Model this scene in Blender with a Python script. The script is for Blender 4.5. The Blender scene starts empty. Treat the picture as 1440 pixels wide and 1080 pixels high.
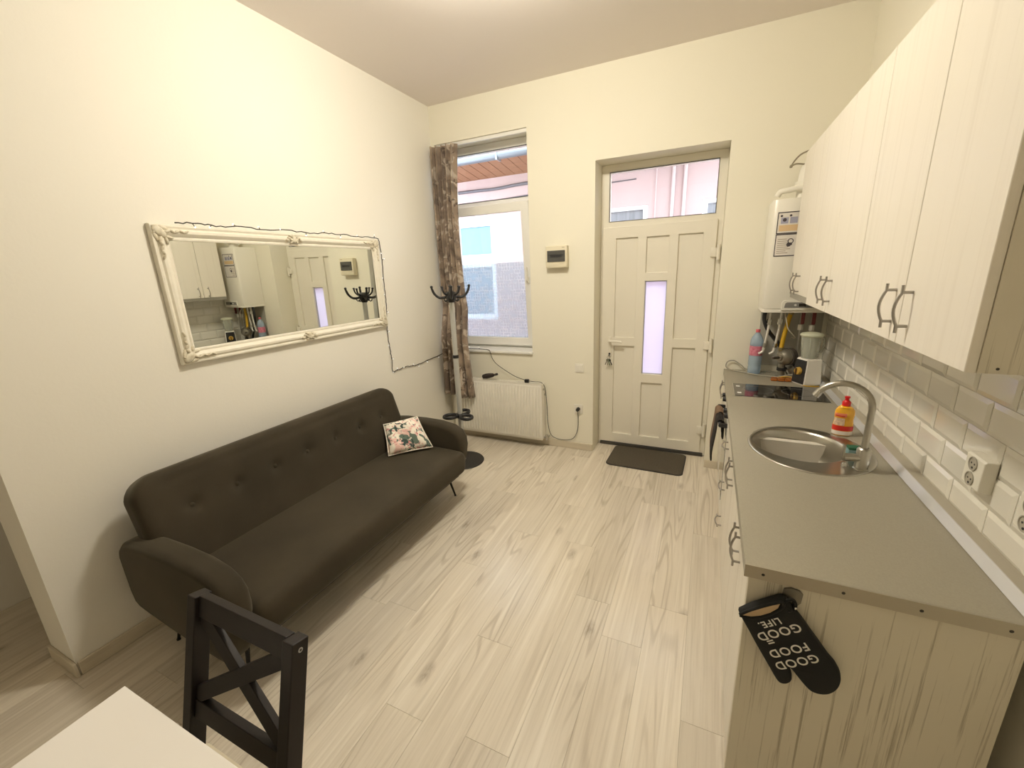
import bpy, bmesh, math, random
from mathutils import Vector, Matrix
random.seed(7)
SC = bpy.context.scene
COL = SC.collection
# ---------------------------------------------------------------- camera, world, exposure
cam = bpy.data.objects.new('camera', bpy.data.cameras.new('camera')); COL.objects.link(cam)
cam.data.sensor_fit = 'HORIZONTAL'; cam.data.sensor_width = 36; cam.data.lens = 584.494 / 1440 * 36
cam.data.clip_start = 0.02
_r, _u, _f = (0.9067734, 0.41962199, -0.04098036), (-0.07328088, 0.25257712, 0.96479776), (-0.41520105, 0.87184986, -0.25978049)
cam.matrix_world = Matrix(((_r[0], _u[0], -_f[0], 2.494), (_r[1], _u[1], -_f[1], 0.0), (_r[2], _u[2], -_f[2], 1.7035), (0, 0, 0, 1)))
SC.camera = cam
SC.view_settings.view_transform = 'Standard'; SC.view_settings.look = 'None'
SC.view_settings.gamma = 1; SC.view_settings.use_curve_mapping = False
SC.view_settings.exposure = 0.0
W = bpy.data.worlds.new('overcast_sky'); SC.world = W; W.use_nodes = True
W.node_tree.nodes['Background'].inputs[0].default_value = (0.80, 0.90, 1.0, 1)
W.node_tree.nodes['Background'].inputs[1].default_value = 8.0
LAMP_STRENGTH = 122.0
SC.cycles.max_bounces = 10; SC.cycles.diffuse_bounces = 6; SC.cycles.transparent_max_bounces = 12
SC.cycles.sample_clamp_indirect = 6.0

# ---------------------------------------------------------------- node materials
MATS = {}
def lin(c):
    return tuple((x / 12.92 if x <= .04045 else ((x + .055) / 1.055) ** 2.4) for x in c) + (1,)
def rgb(r, g, b): return lin((r / 255, g / 255, b / 255))
def mat(name, col, rough=.5, metal=0., spec=.5, var=None, streak=None, bump=None, sheen=0., coat=0., trans=0., emit=0., rnd=0., alpha=1.):
    if name in MATS: return MATS[name]
    m = bpy.data.materials.new(name); m.use_nodes = True; MATS[name] = m
    nt = m.node_tree; N = nt.nodes; L = nt.links
    b = N['Principled BSDF']; I = b.inputs
    I['Base Color'].default_value = col; I['Roughness'].default_value = rough; I['Metallic'].default_value = metal
    I['Specular IOR Level'].default_value = spec; I['Coat Weight'].default_value = coat
    I['Transmission Weight'].default_value = trans; I['Alpha'].default_value = alpha
    if sheen:
        I['Sheen Weight'].default_value = sheen; I['Sheen Roughness'].default_value = .4; I['Sheen Tint'].default_value = (.8, .75, .6, 1)
    if emit:
        I['Emission Color'].default_value = col; I['Emission Strength'].default_value = emit
    tc = None
    def coords():
        nonlocal tc
        if tc is None: tc = N.new('ShaderNodeTexCoord')
        return tc.outputs['Object']
    cur = None
    def mixmul(fac_sock, dark):
        nonlocal cur
        mx = N.new('ShaderNodeMix'); mx.data_type = 'RGBA'; mx.blend_type = 'MIX'
        L.new(fac_sock, mx.inputs[0])
        if cur is None: mx.inputs[6].default_value = col
        else: L.new(cur, mx.inputs[6])
        mx.inputs[7].default_value = dark
        cur = mx.outputs[2]
    if var:
        sc_, amt, dark = var
        n = N.new('ShaderNodeTexNoise'); n.inputs['Scale'].default_value = sc_; n.inputs['Detail'].default_value = 4
        L.new(coords(), n.inputs['Vector'])
        r = N.new('ShaderNodeMapRange'); r.inputs[1].default_value = .35; r.inputs[2].default_value = .7; r.inputs[4].default_value = amt
        L.new(n.outputs[0], r.inputs[0]); mixmul(r.outputs[0], dark)
    if streak:
        scl, lo, hi, amt, dark = streak
        mp = N.new('ShaderNodeMapping'); mp.inputs['Scale'].default_value = scl; L.new(coords(), mp.inputs[0])
        n = N.new('ShaderNodeTexNoise'); n.inputs['Scale'].default_value = 1; n.inputs['Detail'].default_value = 6; n.inputs['Roughness'].default_value = .65
        L.new(mp.outputs[0], n.inputs['Vector'])
        r = N.new('ShaderNodeMapRange'); r.inputs[1].default_value = lo; r.inputs[2].default_value = hi; r.inputs[4].default_value = amt
        L.new(n.outputs[0], r.inputs[0]); mixmul(r.outputs[0], dark)
    if rnd:
        oi = N.new('ShaderNodeObjectInfo'); hs = N.new('ShaderNodeHueSaturation')
        r = N.new('ShaderNodeMapRange'); r.inputs[3].default_value = 1 - rnd; r.inputs[4].default_value = 1 + rnd
        L.new(oi.outputs['Random'], r.inputs[0]); L.new(r.outputs[0], hs.inputs['Value'])
        if cur is None: hs.inputs['Color'].default_value = col
        else: L.new(cur, hs.inputs['Color'])
        cur = hs.outputs[0]
    if cur is not None: L.new(cur, I['Base Color'])
    if bump:
        bs, bd = bump
        n = N.new('ShaderNodeTexNoise'); n.inputs['Scale'].default_value = bs; n.inputs['Detail'].default_value = 5
        L.new(coords(), n.inputs['Vector'])
        bp_ = N.new('ShaderNodeBump'); bp_.inputs['Strength'].default_value = bd; bp_.inputs['Distance'].default_value = .01
        L.new(n.outputs[0], bp_.inputs['Height']); L.new(bp_.outputs[0], I['Normal'])
    return m
def glassy(name, tint=(1, 1, 1, 1), rough=.0, fac=.08):
    """thin clear pane: transparent with a weak mirror coat by Fresnel"""
    if name in MATS: return MATS[name]
    m = bpy.data.materials.new(name); m.use_nodes = True; MATS[name] = m
    nt = m.node_tree; N = nt.nodes; L = nt.links; N.remove(N['Principled BSDF'])
    t = N.new('ShaderNodeBsdfTransparent'); t.inputs[0].default_value = tint
    g = N.new('ShaderNodeBsdfGlossy'); g.inputs['Roughness'].default_value = rough
    fr = N.new('ShaderNodeFresnel'); fr.inputs[0].default_value = 1.35
    mx = N.new('ShaderNodeMixShader'); L.new(fr.outputs[0], mx.inputs[0]); L.new(t.outputs[0], mx.inputs[1]); L.new(g.outputs[0], mx.inputs[2])
    L.new(mx.outputs[0], N['Material Output'].inputs[0])
    return m
def frosted(name, col, pattern=False):
    if name in MATS: return MATS[name]
    m = bpy.data.materials.new(name); m.use_nodes = True; MATS[name] = m
    nt = m.node_tree; N = nt.nodes; L = nt.links; N.remove(N['Principled BSDF'])
    t = N.new('ShaderNodeBsdfTranslucent'); t.inputs[0].default_value = col
    d = N.new('ShaderNodeBsdfDiffuse'); d.inputs[0].default_value = col
    mx = N.new('ShaderNodeMixShader'); mx.inputs[0].default_value = .16
    L.new(t.outputs[0], mx.inputs[1]); L.new(d.outputs[0], mx.inputs[2]); out = mx.outputs[0]
    if pattern:      # printed privacy film: short pale strokes crossing at right angles on a greyer ground
        tc = N.new('ShaderNodeTexCoord')
        fac = None
        for sc_, w, h, sq in ((1, .083, .031, 0), (1, .029, .097, 1)):
            mp = N.new('ShaderNodeMapping'); mp.inputs['Rotation'].default_value = (math.pi / 2, 0, 0); L.new(tc.outputs['Object'], mp.inputs[0])
            br = N.new('ShaderNodeTexBrick'); br.inputs['Scale'].default_value = 1; br.inputs['Brick Width'].default_value = w; br.inputs['Row Height'].default_value = h
            br.inputs['Mortar Size'].default_value = .0028; br.offset = .5 if not sq else .37; br.inputs['Mortar Smooth'].default_value = .1
            L.new(mp.outputs[0], br.inputs['Vector'])
            nz = N.new('ShaderNodeTexNoise'); nz.inputs['Scale'].default_value = 17 + 5 * sq; nz.inputs['Detail'].default_value = 0; L.new(mp.outputs[0], nz.inputs['Vector'])
            gt = N.new('ShaderNodeMath'); gt.operation = 'GREATER_THAN'; gt.inputs[1].default_value = .47; L.new(nz.outputs[0], gt.inputs[0])
            gm = N.new('ShaderNodeMath'); gm.operation = 'MULTIPLY'; L.new(gt.outputs[0], gm.inputs[0]); L.new(br.outputs['Fac'], gm.inputs[1]); br = gm
            if fac is None: fac = br.outputs[0]
            else:
                mm = N.new('ShaderNodeMath'); mm.operation = 'MAXIMUM'; L.new(fac, mm.inputs[0]); L.new(br.outputs[0], mm.inputs[1]); fac = mm.outputs[0]
        cm = N.new('ShaderNodeMix'); cm.data_type = 'RGBA'; L.new(fac, cm.inputs[0])
        cm.inputs[6].default_value = (col[0] * .96, col[1] * .95, col[2] * .95, 1); cm.inputs[7].default_value = (.98, .99, 1, 1)
        L.new(cm.outputs[2], t.inputs[0]); L.new(cm.outputs[2], d.inputs[0])
        tr = N.new('ShaderNodeBsdfTransparent'); tr.inputs[0].default_value = (.86, .94, 1, 1)
        tf = N.new('ShaderNodeMapRange'); tf.inputs[3].default_value = .50; tf.inputs[4].default_value = .30; L.new(fac, tf.inputs[0])
        m2 = N.new('ShaderNodeMixShader'); L.new(tf.outputs[0], m2.inputs[0]); L.new(mx.outputs[0], m2.inputs[1]); L.new(tr.outputs[0], m2.inputs[2]); out = m2.outputs[0]
    L.new(out, N['Material Output'].inputs[0])
    return m

# ---------------------------------------------------------------- mesh helpers
ORG = {}
def B(): return bmesh.new()
def box(bm, x0, x1, y0, y1, z0, z1, bev=0, seg=2):
    vs = [bm.verts.new((x, y, z)) for x in (x0, x1) for y in (y0, y1) for z in (z0, z1)]
    fs = [bm.faces.new([vs[i] for i in q]) for q in ((0, 1, 3, 2), (4, 6, 7, 5), (0, 4, 5, 1), (2, 3, 7, 6), (0, 2, 6, 4), (1, 5, 7, 3))]
    if bev:
        es = list({e for f in fs for e in f.edges})
        bmesh.ops.bevel(bm, geom=es, offset=bev, segments=seg, affect='EDGES', profile=.5)
    return bm
def obox(bm, c, ax, ay, az, bev=0, seg=2):
    """oriented box: centre and three half-axis vectors"""
    c, ax, ay, az = map(Vector, (c, ax, ay, az))
    vs = [bm.verts.new(c + ax * i + ay * j + az * k) for i in (-1, 1) for j in (-1, 1) for k in (-1, 1)]
    fs = [bm.faces.new([vs[i] for i in q]) for q in ((0, 1, 3, 2), (4, 6, 7, 5), (0, 4, 5, 1), (2, 3, 7, 6), (0, 2, 6, 4), (1, 5, 7, 3))]
    if bev:
        es = list({e for f in fs for e in f.edges})
        bmesh.ops.bevel(bm, geom=es, offset=bev, segments=seg, affect='EDGES', profile=.5)
    return bm
def ring_frame(d):
    d = Vector(d).normalized(); a = Vector((0, 0, 1)) if abs(d.z) < .9 else Vector((1, 0, 0))
    u = d.cross(a).normalized(); return u, d.cross(u).normalized()
def tube(bm, pts, r, n=10, closed=False, cap=True, flat=1.0):
    pts = [Vector(p) for p in pts]; rs = r if isinstance(r, (list, tuple)) else [r] * len(pts)
    rings = []; u = v = None
    for i, p in enumerate(pts):
        if closed: d = (pts[(i + 1) % len(pts)] - pts[i - 1])
        else: d = pts[min(i + 1, len(pts) - 1)] - pts[max(i - 1, 0)]
        d.normalize()
        if u is None: u, v = ring_frame(d)
        else:
            u = (u - d * u.dot(d)).normalized(); v = d.cross(u)
        rings.append([bm.verts.new(p + (u * math.cos(2 * math.pi * k / n) + v * math.sin(2 * math.pi * k / n) * flat) * rs[i]) for k in range(n)])
    m = len(rings)
    for i in range(m if closed else m - 1):
        a, b = rings[i], rings[(i + 1) % m]
        for k in range(n): bm.faces.new((a[k], a[(k + 1) % n], b[(k + 1) % n], b[k]))
    if cap and not closed:
        bm.faces.new(rings[0][::-1]); bm.faces.new(rings[-1])
    return bm
def cyl(bm, a, b, r, n=20, r2=None): return tube(bm, [a, b], [r, r if r2 is None else r2], n)
def lathe(bm, prof, c=(0, 0, 0), n=28, sx=1, sy=1, axis='z'):
    c = Vector(c); rings = []
    def P(r, h, t):
        x, y = r * math.cos(t) * sx, r * math.sin(t) * sy
        return c + (Vector((x, y, h)) if axis == 'z' else Vector((x, -h, y)) if axis == 'y' else Vector((-h, x, y)))
    for r, h in prof:
        if r < 1e-6: rings.append([bm.verts.new(P(0, h, 0))])
        else: rings.append([bm.verts.new(P(r, h, 2 * math.pi * k / n)) for k in range(n)])
    for a, b in zip(rings, rings[1:]):
        for k in range(n):
            j = (k + 1) % n
            if len(a) == 1 and len(b) > 1: bm.faces.new((a[0], b[k], b[j]))
            elif len(b) == 1 and len(a) > 1: bm.faces.new((a[k], a[j], b[0]))
            elif len(a) > 1: bm.faces.new((a[k], a[j], b[j], b[k]))
    return bm
def prism(bm, poly, ax, v0, v1, bev=0, seg=2):
    """extrude a polygon given in the two other axes along axis ax"""
    def P(a, b, v): return {'x': (v, a, b), 'y': (a, v, b), 'z': (a, b, v)}[ax]
    A = [bm.verts.new(P(a, b, v0)) for a, b in poly]; C = [bm.verts.new(P(a, b, v1)) for a, b in poly]
    n = len(poly); fs = [bm.faces.new(A[::-1]), bm.faces.new(C)]
    for i in range(n): fs.append(bm.faces.new((A[i], A[(i + 1) % n], C[(i + 1) % n], C[i])))
    if bev:
        es = list(set(fs[0].edges) | set(fs[1].edges))
        bmesh.ops.bevel(bm, geom=es, offset=bev, segments=seg, affect='EDGES', profile=.5)
    return bm
def holed(bm, a0, a1, b0, b1, holes, v0, v1, ax='y'):
    """slab in the plane normal to ax with rectangular holes (a0,a1,b0,b1); reveals included"""
    A = sorted({a0, a1, *[h[0] for h in holes], *[h[1] for h in holes]}); Bz = sorted({b0, b1, *[h[2] for h in holes], *[h[3] for h in holes]})
    A = [a for a in A if a0 <= a <= a1]; Bz = [b for b in Bz if b0 <= b <= b1]
    def solid(i, j):
        if i < 0 or j < 0 or i >= len(A) - 1 or j >= len(Bz) - 1: return False
        a, b = (A[i] + A[i + 1]) / 2, (Bz[j] + Bz[j + 1]) / 2
        return not any(h[0] < a < h[1] and h[2] < b < h[3] for h in holes)
    V = {}
    def P(a, b, v):
        k = (round(a, 5), round(b, 5), round(v, 5))
        if k not in V: V[k] = bm.verts.new({'x': (v, a, b), 'y': (a, v, b), 'z': (a, b, v)}[ax])
        return V[k]
    for i in range(len(A) - 1):
        for j in range(len(Bz) - 1):
            if not solid(i, j): continue
            p, q, r, s = A[i], A[i + 1], Bz[j], Bz[j + 1]
            bm.faces.new((P(p, r, v0), P(q, r, v0), P(q, s, v0), P(p, s, v0)))
            bm.faces.new((P(p, s, v1), P(q, s, v1), P(q, r, v1), P(p, r, v1)))
            if not solid(i - 1, j): bm.faces.new((P(p, r, v0), P(p, s, v0), P(p, s, v1), P(p, r, v1)))
            if not solid(i + 1, j): bm.faces.new((P(q, r, v0), P(q, r, v1), P(q, s, v1), P(q, s, v0)))
            if not solid(i, j - 1): bm.faces.new((P(p, r, v0), P(p, r, v1), P(q, r, v1), P(q, r, v0)))
            if not solid(i, j + 1): bm.faces.new((P(p, s, v0), P(q, s, v0), P(q, s, v1), P(p, s, v1)))
    return bm
def rbox(bm, c, half, r, n=(8, 8, 8), fn=None):
    """soft rounded box (cushion); fn(local point)->local point deforms it"""
    c = Vector(c); hx, hy, hz = half
    def samp(h, k):
        rr = min(r, h * .999); core = [-(h - rr) + 2 * (h - rr) * i / k for i in range(k + 1)]
        e = [rr * math.sin(math.radians(a)) for a in (22, 45, 65, 90)]
        return [-(h - rr) - x for x in e[::-1]] + core + [(h - rr) + x for x in e]
    S = [samp(hx, n[0]), samp(hy, n[1]), samp(hz, n[2])]
    V = {}
    def vert(p):
        k = tuple(round(x, 5) for x in p)
        if k in V: return V[k]
        q = []
        inner = [max(-(h - min(r, h)), min(h - min(r, h), x)) for h, x in zip(half, p)]
        d = Vector([x - y for x, y in zip(p, inner)])
        if d.length > 1e-9:
            m = max(abs(t) for t in d); d = d.normalized() * m if m > 0 else d
        q = Vector(inner) + d
        if fn: q = Vector(fn(q))
        V[k] = bm.verts.new(c + q); return V[k]
    for ax in range(3):
        a, b = [i for i in range(3) if i != ax]
        for sgn in (0, -1):
            for i in range(len(S[a]) - 1):
                for j in range(len(S[b]) - 1):
                    ps = []
                    for ii, jj in ((i, j), (i + 1, j), (i + 1, j + 1), (i, j + 1)):
                        p = [0, 0, 0]; p[ax] = S[ax][sgn]; p[a] = S[a][ii]; p[b] = S[b][jj]; ps.append(vert(p))
                    if len(set(ps)) == 4: bm.faces.new(ps)
    return bm
def obj(name, bm, m, parent=None, smooth=False, bevel=0, org=None):
    bmesh.ops.recalc_face_normals(bm, faces=bm.faces)
    o_ = Vector(ORG[parent.name]) if parent is not None else Vector(org or (0, 0, 0))
    if o_.length: bmesh.ops.translate(bm, verts=bm.verts, vec=-o_)
    me = bpy.data.meshes.new(name); bm.to_mesh(me); bm.free()
    o = bpy.data.objects.new(name, me); COL.objects.link(o)
    for mm in (m if isinstance(m, (list, tuple)) else [m]): me.materials.append(mm)
    if parent is not None: o.parent = parent
    else: o.location = o_
    ORG[o.name] = tuple(o_)
    if smooth:
        for p in me.polygons: p.use_smooth = True
        if smooth is not True:
            me.set_sharp_from_angle(angle=math.radians(smooth))
    if bevel:
        md = o.modifiers.new('edge_bevel', 'BEVEL'); md.width = bevel; md.segments = 3; md.limit_method = 'ANGLE'; md.angle_limit = math.radians(40)
    return o
def tag(o, label, cat, group=None, kind=None):
    o['label'] = label; o['category'] = cat
    if group: o['group'] = group
    if kind: o['kind'] = kind
    return o
def thing(name, loc, label, cat, group=None):
    o = bpy.data.objects.new(name, None); COL.objects.link(o); o.location = loc; ORG[o.name] = tuple(loc)
    o.empty_display_size = .05
    return tag(o, label, cat, group)
def struct(name, bm, m, label, cat, smooth=False):
    o = obj(name, bm, m, None, smooth); tag(o, label, cat, None, 'structure'); return o
def sthing(name, loc, label, cat):
    o = thing(name, loc, label, cat); o['kind'] = 'structure'; return o
def arc(c, r, a0, a1, n, u=(1, 0, 0), v=(0, 0, 1)):
    c, u, v = Vector(c), Vector(u), Vector(v)
    return [c + u * (r * math.cos(math.radians(a0 + (a1 - a0) * i / n))) + v * (r * math.sin(math.radians(a0 + (a1 - a0) * i / n))) for i in range(n + 1)]
def spline(pts, k=6):
    pts = [Vector(p) for p in pts]; out = []
    for i in range(len(pts) - 1):
        p0, p1, p2, p3 = pts[max(i - 1, 0)], pts[i], pts[i + 1], pts[min(i + 2, len(pts) - 1)]
        for j in range(k):
            t = j / k
            out.append(.5 * ((2 * p1) + (p2 - p0) * t + (2 * p0 - 5 * p1 + 4 * p2 - p3) * t * t + (3 * p1 - p0 - 3 * p2 + p3) * t ** 3))
    return out + [pts[-1]]
def textmesh(txt, size, depth=.0006):
    cu = bpy.data.curves.new('lettering', 'FONT'); cu.body = txt; cu.size = size; cu.extrude = depth; cu.align_x = 'CENTER'; cu.align_y = 'CENTER'
    cu.offset = size * .012; cu.space_character = 1.12
    o = bpy.data.objects.new('lettering_tmp', cu); COL.objects.link(o)
    dg = bpy.context.evaluated_depsgraph_get(); me = bpy.data.meshes.new_from_object(o.evaluated_get(dg))
    bpy.data.objects.remove(o); bpy.data.curves.remove(cu)
    return me
def textpart(name, txt, size, origin, right, up, m, parent, depth=.0006):
    me = textmesh(txt, size, depth); bm = B(); bm.from_mesh(me); bpy.data.meshes.remove(me)
    R, U = Vector(right).normalized(), Vector(up).normalized(); Nn = R.cross(U)
    M = Matrix(((R.x, U.x, Nn.x, origin[0]), (R.y, U.y, Nn.y, origin[1]), (R.z, U.z, Nn.z, origin[2]), (0, 0, 0, 1)))
    bmesh.ops.transform(bm, matrix=M, verts=bm.verts)
    return obj(name, bm, m, parent)

D, H, R = 3.677, 3.214, 3.296
# ---------------------------------------------------------------- materials
paint_l = mat('paint_cream_white', (.83, .80, .72, 1), .75, bump=(60, .05))
paint_b = mat('paint_pale_yellow', (.82, .785, .665, 1), .75, bump=(60, .05))
paint_c = mat('paint_ceiling', (.83, .77, .73, 1), .85, bump=(80, .04))
paint_h = mat('paint_hall_grey', (.80, .77, .70, 1), .8, bump=(60, .05))
pvc = mat('pvc_white', (.80, .76, .66, 1), .35)
pvc_w = mat('pvc_white_window', (.84, .83, .79, 1), .35)
gasket = mat('gasket_dark', (.08, .08, .08, 1), .6)
clear = glassy('clear_glass')
frost = frosted('frosted_glass', (.86, .84, .95, 1))
film = frosted('privacy_film', (.84, .90, .95, 1), True)
cab = mat('cabinet_pale_ash', (.80, .75, .655, 1), .42, streak=((42, 42, .9), .50, .74, .40, (.60, .54, .44, 1)), var=(1.6, .22, (.70, .66, .58, 1)))
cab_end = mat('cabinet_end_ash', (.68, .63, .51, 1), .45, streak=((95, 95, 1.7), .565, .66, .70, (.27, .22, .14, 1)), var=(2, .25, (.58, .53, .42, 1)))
cab_in = mat('cabinet_inside_board', (.62, .58, .50, 1), .6)
steel = mat('brushed_steel', (.52, .50, .45, 1), .28, 1., bump=(300, .02))
chrome = mat('chrome_satin', (.62, .61, .58, 1), .2, 1.)
handle_m = mat('handle_grey_nickel', (.40, .38, .35, 1), .32, 1.)
blackp = mat('black_plastic', (.012, .012, .013, 1), .4)
whitep = mat('white_plastic', (.82, .79, .71, 1), .35)
velvet = mat('sofa_velvet', rgb(62, 55, 43), .85, spec=.2, var=(3.0, .75, rgb(46, 41, 31)), sheen=.22, bump=(400, .08))
wood_blk = mat('wood_black_brown', rgb(27, 20, 18), .5, spec=.3, streak=((20, 20, 2), .5, .8, .4, rgb(16, 12, 10)))
tile_m = mat('tile_ivory_glaze', (.80, .77, .69, 1), .12, rnd=.03, coat=.3)
grout = mat('grout_ivory', (.66, .63, .55, 1), .85)

# floor plank laminate: pale oak with long grain, cathedral rings and knots
def plank_mat():
    m = bpy.data.materials.new('laminate_pale_oak'); m.use_nodes = True
    nt = m.node_tree; N = nt.nodes; L = nt.links; b = N['Principled BSDF']
    tc = N.new('ShaderNodeTexCoord'); oi = N.new('ShaderNodeObjectInfo')
    off = N.new('ShaderNodeVectorMath'); off.operation = 'SCALE'; cmb = N.new('ShaderNodeCombineXYZ')
    for k in range(2): L.new(oi.outputs['Random'], cmb.inputs[k])
    L.new(cmb.outputs[0], off.inputs[0]); off.inputs['Scale'].default_value = 37
    add = N.new('ShaderNodeVectorMath'); L.new(tc.outputs['Object'], add.inputs[0]); L.new(off.outputs[0], add.inputs[1])
    def noise(scl, detail=5, rough=.6, dist=0):
        mp = N.new('ShaderNodeMapping'); mp.inputs['Scale'].default_value = scl; L.new(add.outputs[0], mp.inputs[0])
        n = N.new('ShaderNodeTexNoise'); n.inputs['Scale'].default_value = 1; n.inputs['Detail'].default_value = detail; n.inputs['Roughness'].default_value = rough
        n.inputs['Distortion'].default_value = dist
        L.new(mp.outputs[0], n.inputs['Vector']); return n.outputs[0]
    def ramp(s, lo, hi, o0=0, o1=1):
        r = N.new('ShaderNodeMapRange'); r.inputs[1].default_value = lo; r.inputs[2].default_value = hi; r.inputs[3].default_value = o0; r.inputs[4].default_value = o1
        L.new(s, r.inputs[0]); return r.outputs[0]
    cur = None
    def mix(fac, c, base=None, blend='MIX'):
        nonlocal cur
        x = N.new('ShaderNodeMix'); x.data_type = 'RGBA'; x.blend_type = blend; L.new(fac, x.inputs[0])
        if cur is None: x.inputs[6].default_value = base
        else: L.new(cur, x.inputs[6])
        x.inputs[7].default_value = c; cur = x.outputs[2]
    mix(ramp(noise((3, .6, 1), 3), .3, .7), rgb(220, 211, 195), rgb(204, 194, 177))
    mix(ramp(noise((70, 1.6, 1), 6, .7), .47, .74, 0, .42), rgb(166, 153, 133))
    mix(ramp(noise((34, 1.0, 1), 3, .5), .53, .70, 0, .5), rgb(234, 227, 213))
    # cathedral rings
    mp = N.new('ShaderNodeMapping'); mp.inputs['Scale'].default_value = (10, .9, 1); L.new(add.outputs[0], mp.inputs[0])
    n0 = N.new('ShaderNodeTexNoise'); n0.inputs['Scale'].default_value = .55; n0.inputs['Detail'].default_value = 1.5; L.new(mp.outputs[0], n0.inputs['Vector'])
    ml = N.new('ShaderNodeMath'); ml.operation = 'MULTIPLY'; ml.inputs[1].default_value = 95; L.new(n0.outputs[0], ml.inputs[0])
    sn = N.new('ShaderNodeMath'); sn.operation = 'SINE'; L.new(ml.outputs[0], sn.inputs[0])
    rg = ramp(sn.outputs[0], .35, 1.0, 0, 1)
    gate = ramp(noise((5, .8, 1), 2), .46, .60, 0, .36)
    mg = N.new('ShaderNodeMath'); mg.operation = 'MULTIPLY'; L.new(rg, mg.inputs[0]); L.new(gate, mg.inputs[1])
    mix(mg.outputs[0], rgb(146, 130, 108))
    # knots
    mp = N.new('ShaderNodeMapping'); mp.inputs['Scale'].default_value = (6.0, 2.6, 1); L.new(add.outputs[0], mp.inputs[0])
    vo = N.new('ShaderNodeTexVoronoi'); vo.inputs['Scale'].default_value = 1; L.new(mp.outputs[0], vo.inputs['Vector'])
    kn = ramp(vo.outputs['Distance'], .03, .20, .75, 0)
    nz = ramp(noise((60, 22, 1), 4), .35, .65, .35, 1); kg = N.new('ShaderNodeMath'); kg.operation = 'MULTIPLY'; L.new(kn, kg.inputs[0]); L.new(nz, kg.inputs[1])
    sep = N.new('ShaderNodeSeparateColor'); L.new(vo.outputs['Color'], sep.inputs[0])
    kk = N.new('ShaderNodeMath'); kk.operation = 'MULTIPLY'; L.new(kg.outputs[0], kk.inputs[0]); L.new(ramp(sep.outputs[0], .38, .5), kk.inputs[1])
    mix(kk.outputs[0], rgb(118, 101, 82))
    hs = N.new('ShaderNodeHueSaturation'); L.new(cur, hs.inputs['Color']); L.new(ramp(oi.outputs['Random'], 0, 1, .93, 1.06), hs.inputs['Value'])
    L.new(hs.outputs[0], b.inputs['Base Color'])
    b.inputs['Roughness'].default_value = .27; b.inputs['Specular IOR Level'].default_value = .45
    return m
plank_m = plank_mat()

# ---------------------------------------------------------------- room shell
X0, Y0 = -0.95, -1.7
bm = B(); box(bm, X0 - .1, R + .12, Y0 - .1, 4.03, -.12, -.009)
floor = struct('floor', bm, mat('floor_underlay', (.40, .35, .27, 1), .8), 'pale oak laminate floor running through the whole room', 'floor')
PW, PL = .185, 1.28
full = None
rows = []
k0 = math.floor((X0 - 1.957) / PW)
def plank(x0, x1, y0, y1):
    global full
    isfull = abs((x1 - x0) - PW) < 1e-4 and abs((y1 - y0) - PL) < 1e-4
    g = .0003
    if isfull and full is not None:
        o = bpy.data.objects.new('plank', full); COL.objects.link(o)
    else:
        b_ = B(); hx, hy = (x1 - x0) / 2 - g, (y1 - y0) / 2 - g
        c = .0006
        vs = [b_.verts.new(p) for p in ((-hx, -hy, -.009), (hx, -hy, -.009), (hx, hy, -.009), (-hx, hy, -.009), (-hx, -hy, -c), (hx, -hy, -c), (hx, hy, -c), (-hx, hy, -c), (-hx + c, -hy + c, 0), (hx - c, -hy + c, 0), (hx - c, hy - c, 0), (-hx + c, hy - c, 0))]
        for i in range(4):
            j = (i + 1) % 4
            b_.faces.new([vs[q] for q in (i, j, j + 4, i + 4)]); b_.faces.new([vs[q] for q in (i + 4, j + 4, j + 8, i + 8)])
        b_.faces.new(vs[8:12]); b_.faces.new(vs[3::-1])
        o = obj('plank', b_, plank_m)
        if isfull: full = o.data
    o.parent = floor; o.location = ((x0 + x1) / 2, (y0 + y1) / 2, 0)
phase = {0: 1.825, 1: 1.62, 2: .62, 3: 1.35, -1: 2.25, -2: 1.39, -3: .95}
for k in range(k0, 30):
    x0, x1 = 1.957 + k * PW, 1.957 + (k + 1) * PW
    if x1 < X0 or x0 > R: continue
    x0, x1 = max(x0, X0), min(x1, R)
    if x1 - x0 < .01: continue
    ph = phase.get(k, random.uniform(0, PL)) % PL
    yend = 3.9 if (x1 > 1.58 and x0 < 2.55) else D + .02
    ys = [Y0] + [ph + PL * j for j in range(-3, 5) if Y0 + .05 < ph + PL * j < yend - .05] + [yend]
    for a, b_ in zip(ys, ys[1:]): plank(x0, x1, a, b_)

bm = B(); box(bm, X0 - .1, R + .12, Y0 - .1, 4.03, H, H + .12)
struct('ceiling', bm, paint_c, 'plain matt ceiling high above the room', 'ceiling')
bm = B(); box(bm, -.25, 0, .495, D + .01, -.005, H + .01)
struct('wall_left', bm, paint_l, 'cream wall behind the sofa and the mirror', 'wall')
WIN = (.03, .979, .948, 2.887); DOOR = (1.576, 2.555, -1, 2.549)
bm = B(); holed(bm, X0 - .1, R + .12, -.12, H + .12, [WIN, (DOOR[0], DOOR[1], -.12, DOOR[3])], D, 4.03)
struct('wall_back', bm, paint_b, 'pale yellow wall holding the window and the entrance door', 'wall')
bm = B(); box(bm, R, R + .12, Y0, D + .01, -.005, H + .01)
wall_r = struct('wall_right', bm, paint_b, 'wall behind the kitchen units with an ivory metro tile splashback', 'wall')
bm = B(); box(bm, X0 - .1, X0, Y0, D + .01, -.005, H + .01)
struct('wall_hallway', bm, paint_h, 'cream wall across the side opening', 'wall')
bm = B(); box(bm, X0 - .1, R + .12, Y0 - .1, Y0, -.005, H + .01)
struct('wall_rear', bm, paint_l, 'cream wall on the far side of the dining table', 'wall')
bm = B(); box(bm, X0, -.25, 2.2, 2.3, -.005, H + .01)
struct('wall_hall_end', bm, paint_h, 'cream end wall closing the side hallway', 'wall')
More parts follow.
